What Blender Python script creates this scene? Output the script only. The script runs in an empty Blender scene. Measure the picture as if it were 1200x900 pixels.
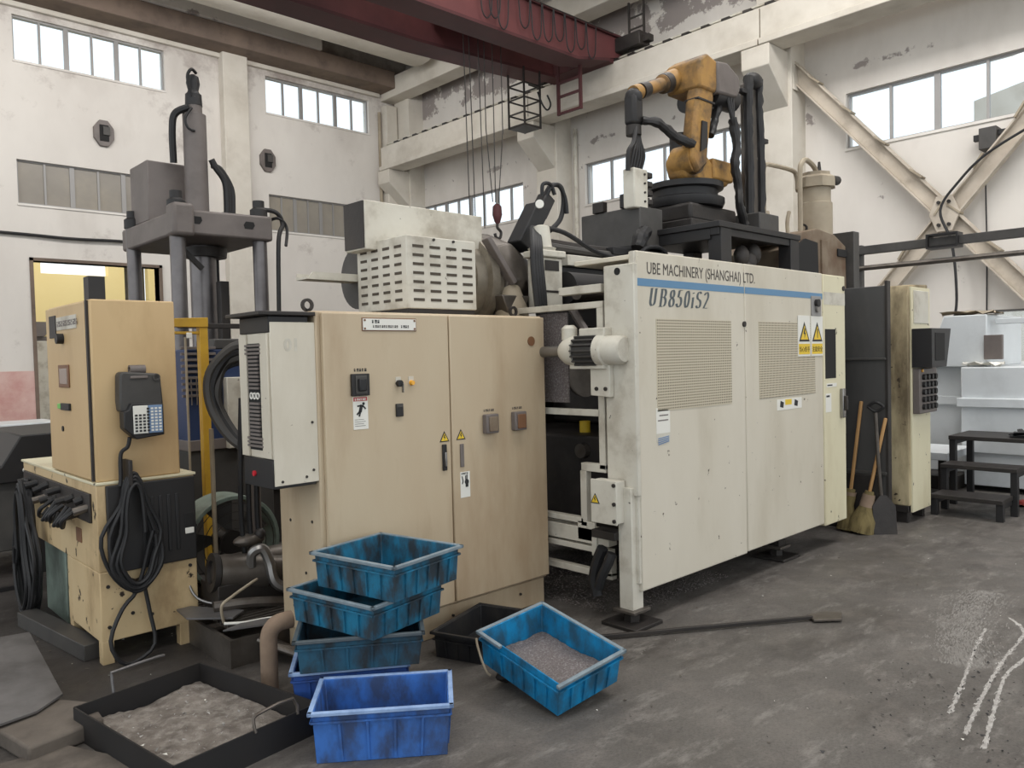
import bpy, bmesh, math, random
from mathutils import Vector, Matrix, Euler
random.seed(7)
SC = bpy.context.scene
COL = SC.collection
R = math.radians

# ---------------------------------------------------------------- camera
cam = bpy.data.cameras.new('camera'); cam_o = bpy.data.objects.new('camera', cam); COL.objects.link(cam_o)
cam.sensor_fit = 'HORIZONTAL'; cam.sensor_width = 36.0; cam.lens = 36.0*917.13/1200.0
cam.clip_end = 300
_p, _r, _y = R(-1.9404), R(-1.3998), R(46.4562)
_fw = Vector((math.cos(_y)*math.cos(_p), math.sin(_y)*math.cos(_p), math.sin(_p)))
_rt = Vector((math.sin(_y), -math.cos(_y), 0)); _up = _rt.cross(_fw)
_r2 = _rt*math.cos(_r)+_up*math.sin(_r); _u2 = -_rt*math.sin(_r)+_up*math.cos(_r)
mw = Matrix((( _r2.x,_u2.x,-_fw.x,0),(_r2.y,_u2.y,-_fw.y,0),(_r2.z,_u2.z,-_fw.z,1.6),(0,0,0,1)))
cam_o.matrix_world = mw
SC.camera = cam_o

# ---------------------------------------------------------------- world, lights, exposure
w = bpy.data.worlds.new('overcast_sky'); SC.world = w; w.use_nodes = True
nt = w.node_tree; bg = nt.nodes['Background']
bg.inputs['Color'].default_value = (0.92, 0.97, 1.0, 1); bg.inputs['Strength'].default_value = 1.45
def area(name, loc, sx, sy, power, col=(1, 1, 1), rot=(0, 0, 0)):
    l = bpy.data.lights.new(name, 'AREA'); l.shape = 'RECTANGLE'; l.size = sx; l.size_y = sy; l.energy = power; l.color = col
    o = bpy.data.objects.new(name, l); COL.objects.link(o); o.location = loc; o.rotation_euler = rot; return o
area('added_roof_fill', (3, 0, 10.6), 16, 2.0, 700, (1, .98, .95))  # added overhead fill light, the roof slab has no opening here
area('added_roof_fill', (4, 7, 10.6), 14, 2.0, 900, (1, .98, .95))  # second added overhead fill light
area('added_roof_fill', (1, 13.4, 9.3), 20, 1.5, 800, (1, .98, .96), (R(74), 0, 0))  # added fill light tilted at the back wall and roof trough
area('added_roof_fill', (8.6, 4, 10.5), 1.6, 18, 850, (1, .98, .96), (0, R(-38), 0))  # added fill light tilted at the right wall
area('added_yard_fill', (6, 23, 7.0), 6, 2, 150)  # added fill light to brighten the yellow wall behind the doorway
SC.view_settings.view_transform = 'Standard'; SC.view_settings.look = 'None'
SC.view_settings.gamma = 1.0; SC.view_settings.exposure = 0.0; SC.view_settings.use_curve_mapping = False

# ---------------------------------------------------------------- materials
MATS = {}
def lin(c): return tuple((x/12.92 if x <= .04045 else ((x+.055)/1.055)**2.4) for x in c)
def rgb(r, g, b): return lin((r/255, g/255, b/255))
def mat(name, col, rough=.6, metal=0.0, col2=None, scale=4.0, amt=.5, stain=None, stain_amt=.0, stain_scale=2.5, streak=1.0,
        chip=None, chip_amt=0.0, chip_scale=14.0, bump=0.0, bump_scale=30.0, rough2=None, coord='Object', spec=.4, lo=.5, hi=.72):
    """paint, metal or plaster: a base colour broken by noise, stains and chips"""
    if name in MATS: return MATS[name]
    m = bpy.data.materials.new(name); m.use_nodes = True; MATS[name] = m
    n = m.node_tree.nodes; L = m.node_tree.links; b = n['Principled BSDF']
    b.inputs['Roughness'].default_value = rough; b.inputs['Metallic'].default_value = metal
    b.inputs['Specular IOR Level'].default_value = spec
    tc = n.new('ShaderNodeTexCoord'); mp = n.new('ShaderNodeMapping'); L.new(tc.outputs[coord], mp.inputs[0])
    mp.inputs['Scale'].default_value = (1, 1, 1.0/streak)
    def noise(s, det=5, src=None):
        q = n.new('ShaderNodeTexNoise'); q.inputs['Scale'].default_value = s; q.inputs['Detail'].default_value = det
        q.inputs['Roughness'].default_value = .62
        L.new((src or mp).outputs[0], q.inputs['Vector']); return q
    def ramp(src, a, c):
        r = n.new('ShaderNodeMapRange'); r.inputs['From Min'].default_value = a; r.inputs['From Max'].default_value = c
        L.new(src.outputs['Fac'], r.inputs['Value']); return r
    def mix(fac, a, c, k=1.0):
        x = n.new('ShaderNodeMix'); x.data_type = 'RGBA'
        if k != 1.0:
            mm = n.new('ShaderNodeMath'); mm.operation = 'MULTIPLY'; mm.inputs[1].default_value = k; L.new(fac, mm.inputs[0]); fac = mm.outputs[0]
        L.new(fac, x.inputs[0])
        for v, i in ((a, 6), (c, 7)):
            if isinstance(v, tuple): x.inputs[i].default_value = v+(1,)
            else: L.new(v, x.inputs[i])
        return x.outputs[2]
    col2 = col2 or tuple(c*.72 for c in col)
    out = mix(ramp(noise(scale), .35, .7).outputs[0], col, col2, amt)
    if stain:
        out = mix(ramp(noise(stain_scale, 8), lo, hi).outputs[0], out, stain, stain_amt)
    if chip:
        out = mix(ramp(noise(chip_scale, 6, tc_obj(n, tc, L, coord)), .66-chip_amt*.3, .69-chip_amt*.3).outputs[0], out, chip)
    L.new(out, b.inputs['Base Color'])
    if rough2 is not None:
        rr = n.new('ShaderNodeMapRange'); L.new(noise(scale*.7).outputs['Fac'], rr.inputs['Value'])
        rr.inputs['From Min'].default_value = .35; rr.inputs['From Max'].default_value = .65
        rr.inputs['To Min'].default_value = rough; rr.inputs['To Max'].default_value = rough2
        L.new(rr.outputs[0], b.inputs['Roughness'])
    if bump:
        bp = n.new('ShaderNodeBump'); bp.inputs['Strength'].default_value = bump; bp.inputs['Distance'].default_value = .01
        L.new(noise(bump_scale, 6, tc_obj(n, tc, L, coord)).outputs['Fac'], bp.inputs['Height']); L.new(bp.outputs[0], b.inputs['Normal'])
    return m
class _O:
    def __init__(s, o): s.outputs = [o]
def tc_obj(n, tc, L, coord): return _O(tc.outputs[coord])
def flat(name, col, rough=.5, metal=0.0, emit=0.0):
    if name in MATS: return MATS[name]
    m = bpy.data.materials.new(name); m.use_nodes = True; MATS[name] = m
    b = m.node_tree.nodes['Principled BSDF']; b.inputs['Base Color'].default_value = col+(1,)
    b.inputs['Roughness'].default_value = rough; b.inputs['Metallic'].default_value = metal
    if emit: b.inputs['Emission Color'].default_value = col+(1,); b.inputs['Emission Strength'].default_value = emit
    return m
def glass(name, tint=(.95, .98, 1.0), gloss=.08):
    m = bpy.data.materials.new(name); m.use_nodes = True; n = m.node_tree.nodes; L = m.node_tree.links
    n.remove(n['Principled BSDF']); t = n.new('ShaderNodeBsdfTransparent'); t.inputs[0].default_value = tint+(1,)
    g = n.new('ShaderNodeBsdfGlossy'); g.inputs['Roughness'].default_value = .05
    x = n.new('ShaderNodeMixShader'); x.inputs[0].default_value = gloss
    L.new(t.outputs[0], x.inputs[1]); L.new(g.outputs[0], x.inputs[2]); L.new(x.outputs[0], n['Material Output'].inputs[0]); return m

CREAM = rgb(205, 184, 152)
m_cab = mat('cabinet_cream_paint', rgb(192, 176, 150), .45, col2=rgb(180, 158, 130), scale=1.6, amt=.7, stain=rgb(142, 112, 80), stain_amt=.5, stain_scale=2.2, streak=4, bump=.05)
m_ctl = mat('tan_paint', rgb(202, 174, 130), .45, col2=rgb(190, 158, 116), scale=2, amt=.7, stain=rgb(140, 105, 65), stain_amt=.35, streak=3, bump=.05)
m_ctl2 = mat('worn_tan_paint', rgb(205, 182, 142), .5, col2=rgb(188, 160, 118), scale=3, amt=.7, stain=rgb(105, 80, 52), stain_amt=.6, stain_scale=3, streak=2, chip=rgb(52, 42, 34), chip_amt=.12, chip_scale=9)
m_pan = mat('machine_off_white_paint', rgb(210, 203, 188), .45, col2=rgb(198, 190, 172), scale=1.3, amt=.8, stain=rgb(166, 154, 132), stain_amt=.35, stain_scale=2.4, streak=3, chip=rgb(84, 74, 62), chip_amt=-.04, chip_scale=16, bump=.04)
m_pan2 = mat('machine_cream_door_paint', rgb(220, 213, 184), .45, col2=rgb(208, 200, 170), scale=1.5, amt=.7, stain=rgb(170, 150, 112), stain_amt=.35, streak=3, chip=rgb(70, 62, 52), chip_amt=-.02, chip_scale=12)
m_wht = mat('off_white_metal_paint', rgb(206, 202, 190), .5, col2=rgb(184, 176, 160), scale=4, amt=.6, stain=rgb(120, 108, 92), stain_amt=.5, stain_scale=4, chip=rgb(70, 64, 58), chip_amt=-.08)
m_post = mat('weathered_cream_paint', rgb(196, 182, 148), .6, col2=rgb(150, 132, 98), scale=3, amt=.8, stain=rgb(84, 72, 54), stain_amt=.85, stain_scale=3.2, lo=.42, hi=.62, streak=3, chip=rgb(58, 48, 38), chip_amt=.1, chip_scale=12)
m_grey = mat('grey_machine_paint', rgb(116, 108, 104), .5, col2=rgb(96, 89, 86), scale=3, amt=.6, stain=rgb(70, 62, 56), stain_amt=.4)
m_dgrey = mat('dark_grey_paint', rgb(74, 72, 70), .55, col2=rgb(54, 52, 50), scale=4, amt=.7, stain=rgb(104, 100, 94), stain_amt=.3)
m_smoke = mat('sooty_grey_panel', rgb(78, 77, 76), .55, col2=rgb(52, 51, 50), scale=1.4, amt=.8, stain=rgb(108, 104, 98), stain_amt=.3, streak=2)
m_blk = mat('black_paint', rgb(38, 37, 38), .5, col2=rgb(26, 25, 26), scale=5, amt=.6, stain=rgb(70, 64, 58), stain_amt=.25)
m_dark = mat('oily_dark_steel', rgb(56, 52, 50), .5, .2, col2=rgb(34, 32, 31), scale=5, amt=.8, stain=rgb(92, 84, 76), stain_amt=.35, bump=.2)
m_rub = mat('black_rubber', rgb(34, 34, 36), .55, col2=rgb(48, 47, 47), scale=8, amt=.5)
m_steel = mat('bright_steel', rgb(150, 148, 146), .32, .85, col2=rgb(110, 106, 102), scale=6, amt=.5)
m_dsteel = mat('worn_steel', rgb(112, 106, 100), .42, .6, col2=rgb(74, 68, 62), scale=6, amt=.7, stain=rgb(70, 56, 44), stain_amt=.4)
m_warm = mat('worn_warm_steel', rgb(150, 142, 128), .4, .45, col2=rgb(112, 104, 92), scale=5, amt=.7, stain=rgb(74, 62, 50), stain_amt=.4)
m_col = mat('dark_polished_column', rgb(116, 112, 112), .35, .7, col2=rgb(84, 80, 80), scale=5, amt=.5)
m_yel = mat('robot_yellow_paint', rgb(178, 136, 70), .55, col2=rgb(132, 98, 62), scale=3, amt=.9, stain=rgb(56, 50, 44), stain_amt=.85, stain_scale=3.4, lo=.44, hi=.62, bump=.08)
m_yel2 = mat('yellow_post_paint', rgb(206, 164, 54), .5, col2=rgb(176, 134, 44), scale=3, amt=.7, stain=rgb(90, 70, 36), stain_amt=.4)
m_red = mat('crane_red_paint', rgb(114, 66, 66), .6, col2=rgb(90, 54, 56), scale=1.2, amt=.7, stain=rgb(74, 44, 46), stain_amt=.5, stain_scale=.9)
m_dred = mat('crane_dark_red_with_shade', rgb(88, 48, 50), .6, col2=rgb(66, 40, 42), scale=1.2, amt=.7)  # darker crane red; on the girder flanges it carries the underside shade
m_bluep = mat('machine_blue_paint', rgb(46, 62, 98), .5, col2=rgb(38, 50, 78), scale=3, amt=.6)
m_plas = mat('white_plaster', rgb(226, 222, 216), .9, col2=rgb(206, 201, 194), scale=.5, amt=.8, stain=rgb(172, 164, 156), stain_amt=.45, stain_scale=.55, streak=2, bump=.1, bump_scale=8, coord='Object')
m_brc = mat('pale_bracing_paint', rgb(196, 186, 172), .7, col2=rgb(172, 160, 144), scale=2, amt=.7, stain=rgb(120, 108, 94), stain_amt=.5, stain_scale=2.5)
m_conc = mat('pale_concrete', rgb(212, 206, 195), .85, col2=rgb(192, 185, 172), scale=1, amt=.7, stain=rgb(160, 150, 136), stain_amt=.4, stain_scale=1.2, bump=.1, bump_scale=12)
m_roofc = mat('brown_grey_roof_concrete', rgb(150, 138, 126), .9, col2=rgb(126, 114, 104), scale=.6, amt=.7, stain=rgb(96, 86, 80), stain_amt=.5, stain_scale=.7)
m_beamd = mat('shade_brown_beam', rgb(124, 108, 96), .9, col2=rgb(96, 84, 76), scale=.8, amt=.8, stain=rgb(66, 58, 54), stain_amt=.5)  # brown holds the shade on the gable beam; door frame shares it
m_pink = mat('faded_pink_dado_paint', rgb(208, 168, 160), .85, col2=rgb(216, 190, 182), scale=1.2, amt=.9, stain=rgb(178, 116, 108), stain_amt=.6, stain_scale=1.4)
m_yw = mat('yellow_wall_paint', rgb(240, 220, 160), .85, col2=rgb(232, 208, 142), scale=.5, amt=.6)
m_frame = flat('window_frame_grey', rgb(150, 148, 146), .5, .2)
m_glass = glass('window_glass')
m_frost = mat('dusty_frosted_pane', rgb(150, 144, 134), .35, col2=rgb(128, 122, 114), scale=.8, amt=.7, stain=rgb(170, 160, 140), stain_amt=.4, stain_scale=.9)
m_white = mat('white_grey_machine_paint', rgb(214, 218, 220), .45, col2=rgb(196, 201, 204), scale=1.2, amt=.6, stain=rgb(150, 150, 150), stain_amt=.25)
m_tank = mat('rusty_grey_housing', rgb(136, 122, 104), .6, col2=rgb(104, 88, 72), scale=2.2, amt=.8, stain=rgb(92, 62, 40), stain_amt=.6, stain_scale=2.2)
m_pipe = mat('dull_beige_pipe_paint', rgb(168, 156, 136), .55, col2=rgb(134, 122, 104), scale=3, amt=.6, stain=rgb(98, 86, 70), stain_amt=.4)
m_green = mat('grey_green_fan_paint', rgb(132, 146, 136), .5, col2=rgb(96, 108, 100), scale=5, amt=.7, stain=rgb(50, 48, 44), stain_amt=.5)
m_sack = mat('brown_insulation', rgb(142, 122, 104), .9, col2=rgb(112, 94, 80), scale=6, amt=.7, bump=.3)
m_wood = mat('worn_wooden_handle', rgb(180, 140, 92), .65, col2=rgb(140, 104, 64), scale=10, amt=.6, streak=6)
m_straw = mat('straw_bristles', rgb(126, 112, 74), .9, col2=rgb(82, 72, 46), scale=30, amt=.8, streak=6)
m_shav = mat('aluminium_shavings', rgb(132, 124, 122), .5, .25, col2=rgb(92, 82, 80), scale=120, amt=.95, stain=rgb(176, 172, 172), stain_amt=.8, stain_scale=90, bump=.8, bump_scale=120)
m_dust = mat('grey_dust_and_dross', rgb(132, 124, 116), .85, col2=rgb(92, 84, 78), scale=9, amt=.95, stain=rgb(170, 164, 156), stain_amt=.7, stain_scale=22, lo=.46, bump=1.0, bump_scale=70)
m_sheet = mat('scratched_sheet_steel', rgb(126, 124, 124), .4, .5, col2=rgb(92, 90, 90), scale=5, amt=.7, stain=rgb(60, 56, 54), stain_amt=.4)
m_slab = mat('grimy_concrete_block', rgb(104, 96, 88), .9, col2=rgb(80, 73, 67), scale=5, amt=.8, stain=rgb(52, 47, 43), stain_amt=.6, bump=.4, bump_scale=20)
m_scuff = mat('pale_dust_smear', rgb(182,179,175), .9, col2=rgb(132,128,124), scale=26, amt=.9)
m_haze = mat('dust_and_glare_grey', rgb(134,131,127), .9, col2=rgb(112,108,104), scale=20, amt=.8)
m_lab = flat('white_label', rgb(226, 224, 216), .5)
m_ink = flat('black_ink', rgb(38, 38, 40), .6)
m_sred = flat('red_print', rgb(176, 72, 66), .5)
m_swy = flat('warning_yellow_print', rgb(226, 192, 52), .5)
m_blue = flat('blue_stripe_paint', rgb(92, 134, 168), .45)
m_slate = flat('slate_lettering', rgb(80, 88, 92), .5)
m_letter = flat('dark_lettering', rgb(72, 66, 62), .5)
m_blueink = flat('blue_ink', rgb(110, 136, 170), .5)
m_amber = flat('amber_lamp', rgb(236, 170, 52), .25)
m_clay = flat('brown_badge', rgb(120, 84, 58), .5)
m_redlamp = flat('red_lamp', rgb(200, 40, 52), .3)
m_greenl = flat('green_switch', rgb(90, 190, 80), .3)
m_screen = flat('grey_screen', rgb(150, 140, 130), .25)
m_darkin = flat('dark_opening', rgb(26, 25, 25), .8)
m_slot = flat('vent_shadow_paint', rgb(74, 66, 56), .8)
m_teal = mat('teal_motor_paint', rgb(96, 128, 124), .5)
def crate_mat(name, c, c2, grime, amt): return mat(name, c, .5, col2=c2, scale=12, amt=.9, stain=grime, stain_amt=amt, stain_scale=11, streak=1.8, lo=.42, hi=.62, bump=.1, spec=.3)
m_cr_teal = crate_mat('grimy_teal_blue_plastic', rgb(36, 116, 150), rgb(40, 84, 108), rgb(50, 52, 54), .9)
m_cr_teal2 = crate_mat('sooty_teal_plastic', rgb(42, 88, 112), rgb(44, 66, 80), rgb(44, 45, 46), .9)
m_cr_blue = crate_mat('scuffed_royal_blue_plastic', rgb(62, 112, 188), rgb(54, 90, 150), rgb(58, 64, 80), .75)
m_cr_deep = crate_mat('royal_blue_plastic', rgb(52, 90, 168), rgb(44, 74, 136), rgb(60, 66, 80), .5)
m_cr_bright = crate_mat('bright_cyan_blue_plastic', rgb(22, 138, 192), rgb(26, 110, 156), rgb(48, 70, 80), .7)
m_cr_black = crate_mat('black_plastic', rgb(42, 42, 44), rgb(34, 34, 36), rgb(70, 66, 62), .4)
m_rim = mat('rubbed_pale_rim', rgb(128, 142, 150), .5, col2=rgb(96, 110, 120), scale=12, amt=.8)
m_rimb = mat('rubbed_pale_blue_rim', rgb(150, 176, 214), .5, col2=rgb(104, 130, 176), scale=12, amt=.8)
m_rimd = mat('rubbed_dark_rim', rgb(86, 94, 98), .5, col2=rgb(66, 76, 82), scale=12, amt=.8)

# perforated sheet: fine round holes, too small to pick apart
def perforated():
    m = bpy.data.materials.new('perforated_sheet'); m.use_nodes = True; n = m.node_tree.nodes; L = m.node_tree.links; b = n['Principled BSDF']
    tc = n.new('ShaderNodeTexCoord'); mp = n.new('ShaderNodeMapping'); mp.inputs['Scale'].default_value = (58, 58, 58); L.new(tc.outputs['Object'], mp.inputs[0])
    sp = n.new('ShaderNodeSeparateXYZ'); L.new(mp.outputs[0], sp.inputs[0])
    def cell(s):
        f = n.new('ShaderNodeMath'); f.operation = 'FRACT'; L.new(s, f.inputs[0])
        c = n.new('ShaderNodeMath'); c.operation = 'SUBTRACT'; c.inputs[1].default_value = .5; L.new(f.outputs[0], c.inputs[0])
        q = n.new('ShaderNodeMath'); q.operation = 'MULTIPLY'; L.new(c.outputs[0], q.inputs[0]); L.new(c.outputs[0], q.inputs[1]); return q.outputs[0]
    a = n.new('ShaderNodeMath'); a.operation = 'ADD'; L.new(cell(sp.outputs[0]), a.inputs[0]); L.new(cell(sp.outputs[2]), a.inputs[1])
    t = n.new('ShaderNodeMath'); t.operation = 'LESS_THAN'; t.inputs[1].default_value = .085; L.new(a.outputs[0], t.inputs[0])
    x = n.new('ShaderNodeMix'); x.data_type = 'RGBA'; L.new(t.outputs[0], x.inputs[0]); x.inputs[6].default_value = rgb(196, 186, 164)+(1,); x.inputs[7].default_value = rgb(88, 80, 68)+(1,)
    L.new(x.outputs[2], b.inputs['Base Color']); b.inputs['Roughness'].default_value = .55; return m
m_perf = perforated()

# floor: dark trodden concrete, oily patches, pale dust
def floor_mat():
    m = bpy.data.materials.new('grimy_concrete_floor'); m.use_nodes = True; n = m.node_tree.nodes; L = m.node_tree.links; b = n['Principled BSDF']
    tc = n.new('ShaderNodeTexCoord')
    def noise(s, d=8, r=.65, stretch=None):
        q = n.new('ShaderNodeTexNoise'); q.inputs['Scale'].default_value = s; q.inputs['Detail'].default_value = d; q.inputs['Roughness'].default_value = r
        if stretch:
            mp = n.new('ShaderNodeMapping'); mp.inputs['Rotation'].default_value = (0, 0, stretch[0]); mp.inputs['Scale'].default_value = (stretch[1], 1, 1)
            L.new(tc.outputs['Object'], mp.inputs[0]); L.new(mp.outputs[0], q.inputs['Vector'])
        else: L.new(tc.outputs['Object'], q.inputs['Vector'])
        return q
    def mr(src, a, c, lo=0, hi=1):
        r = n.new('ShaderNodeMapRange'); r.inputs['From Min'].default_value = a; r.inputs['From Max'].default_value = c
        r.inputs['To Min'].default_value = lo; r.inputs['To Max'].default_value = hi; L.new(src, r.inputs['Value']); return r.outputs[0]
    def mix(f, a, c):
        x = n.new('ShaderNodeMix'); x.data_type = 'RGBA'; L.new(f, x.inputs[0])
        for v, i in ((a, 6), (c, 7)):
            if isinstance(v, tuple): x.inputs[i].default_value = v+(1,)
            else: L.new(v, x.inputs[i])
        return x.outputs[2]
    o = mix(mr(noise(.9).outputs['Fac'], .35, .68), rgb(104, 100, 96), rgb(82, 78, 74))
    o = mix(mr(noise(5).outputs['Fac'], .5, .8), o, rgb(116, 110, 105))
    o = mix(mr(noise(2.4, 10, .7, (.5, .35)).outputs['Fac'],   .53, .7, 0, .85), o, rgb(56, 51, 48))
    o = mix(mr(noise(26, 4).outputs['Fac'], .66, .72, 0, .8), o, rgb(56, 52, 50))
    o = mix(mr(noise(1.1, 10, .75, (1.0, .5)).outputs['Fac'], .6, .74, 0, .6), o, rgb(130, 127, 124))
    o = mix(mr(noise(70, 6, .8).outputs['Fac'], .46, .64, 0, .5), o, rgb(58, 54, 51))
    o = mix(mr(noise(8, 10, .8, (.9, .35)).outputs['Fac'], .53, .68, 0, .75), o, rgb(136, 132, 127))
    o = mix(mr(noise(13, 8, .75, (.7, .5)).outputs['Fac'], .62, .7, 0, .75), o, rgb(48, 45, 43))
    # oil spread around the control cabinet and between the machines
    sp = n.new('ShaderNodeSeparateXYZ'); L.new(tc.outputs['Object'], sp.inputs[0])
    wob = n.new('ShaderNodeMath'); wob.operation = 'MULTIPLY_ADD'; L.new(noise(1.6).outputs['Fac'], wob.inputs[0]); wob.inputs[1].default_value = 1.6; L.new(sp.outputs[1], wob.inputs[2])
    oil = mr(wob.outputs[0], 4.2, 5.0)
    far = n.new('ShaderNodeMath'); far.operation = 'LESS_THAN'; far.inputs[1].default_value = 8.5; L.new(sp.outputs[0], far.inputs[0])
    mm = n.new('ShaderNodeMath'); mm.operation = 'MULTIPLY'; L.new(oil, mm.inputs[0]); L.new(far.outputs[0], mm.inputs[1])
    m2 = n.new('ShaderNodeMath'); m2.operation = 'MULTIPLY'; m2.inputs[1].default_value = .75; L.new(mm.outputs[0], m2.inputs[0])
    o = mix(m2.outputs[0], o, rgb(48, 44, 42))
    L.new(o, b.inputs['Base Color'])
    L.new(mr(noise(2.2).outputs['Fac'], .4, .65, .42, .8), b.inputs['Roughness'])
    b.inputs['Specular IOR Level'].default_value = .35
    bp = n.new('ShaderNodeBump'); bp.inputs['Strength'].default_value = .25; bp.inputs['Distance'].default_value = .01
    L.new(noise(18, 8).outputs['Fac'], bp.inputs['Height']); L.new(bp.outputs[0], b.inputs['Normal'])
    return m
m_floor = floor_mat()
# right wall: plaster whose paint has flaked off in patches above the runway
def flaked_wall(name, bands, under, thr):
    m = mat(name, rgb(219, 214, 207), .9, col2=rgb(202, 196, 189), scale=.5, amt=.7, stain=rgb(176, 168, 160), stain_amt=.4, stain_scale=.55, streak=2, bump=.1, bump_scale=8)
    n = m.node_tree.nodes; L = m.node_tree.links; b = n['Principled BSDF']
    src = b.inputs['Base Color'].links[0].from_socket
    tc = n.new('ShaderNodeTexCoord'); q = n.new('ShaderNodeTexNoise'); q.inputs['Scale'].default_value = 1.1; q.inputs['Detail'].default_value = 9; q.inputs['Roughness'].default_value = .7
    L.new(tc.outputs['Object'], q.inputs['Vector'])
    sp = n.new('ShaderNodeSeparateXYZ'); L.new(tc.outputs['Object'], sp.inputs[0])
    def band(lo0, lo1, hi0, hi1):
        a = n.new('ShaderNodeMapRange'); a.inputs['From Min'].default_value = lo0; a.inputs['From Max'].default_value = lo1; L.new(sp.outputs[2], a.inputs['Value'])
        c = n.new('ShaderNodeMapRange'); c.inputs['From Min'].default_value = hi0; c.inputs['From Max'].default_value = hi1; c.inputs['To Min'].default_value = 1; c.inputs['To Max'].default_value = 0; L.new(sp.outputs[2], c.inputs['Value'])
        mm = n.new('ShaderNodeMath'); mm.operation = 'MULTIPLY'; L.new(a.outputs[0], mm.inputs[0]); L.new(c.outputs[0], mm.inputs[1]); return mm.outputs[0]
    tot = None
    for (q0, q1, q2, q3, wgt) in bands:
        h = n.new('ShaderNodeMath'); h.operation = 'MULTIPLY'; h.inputs[1].default_value = wgt; L.new(band(q0, q1, q2, q3), h.inputs[0])
        if tot is None: tot = h
        else:
            ad = n.new('ShaderNodeMath'); ad.operation = 'ADD'; L.new(tot.outputs[0], ad.inputs[0]); L.new(h.outputs[0], ad.inputs[1]); tot = ad
    ad = tot
    s2 = n.new('ShaderNodeMath'); s2.operation = 'MULTIPLY_ADD'; L.new(ad.outputs[0], s2.inputs[0]); s2.inputs[1].default_value = .2; L.new(q.outputs['Fac'], s2.inputs[2])
    r = n.new('ShaderNodeMapRange'); r.inputs['From Min'].default_value = thr[0]; r.inputs['From Max'].default_value = thr[1]; L.new(s2.outputs[0], r.inputs['Value'])
    x = n.new('ShaderNodeMix'); x.data_type = 'RGBA'; L.new(r.outputs[0], x.inputs[0]); L.new(src, x.inputs[6]); x.inputs[7].default_value = under+(1,)
    L.new(x.outputs[2], b.inputs['Base Color']); return m
m_flake = flaked_wall('flaked_white_plaster', ((8.6, 9.1, 9.8, 10.5, 1.0), (6.75, 6.87, 6.93, 7.05, .66)), rgb(150, 142, 138), (.655, .685))
m_back = flaked_wall('soot_streaked_plaster', ((8.9, 10.0, 10.6, 11.5, 1.25), (7.2, 8.6, 10, 11, .25)), rgb(158, 148, 142), (.6, .82))

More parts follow.
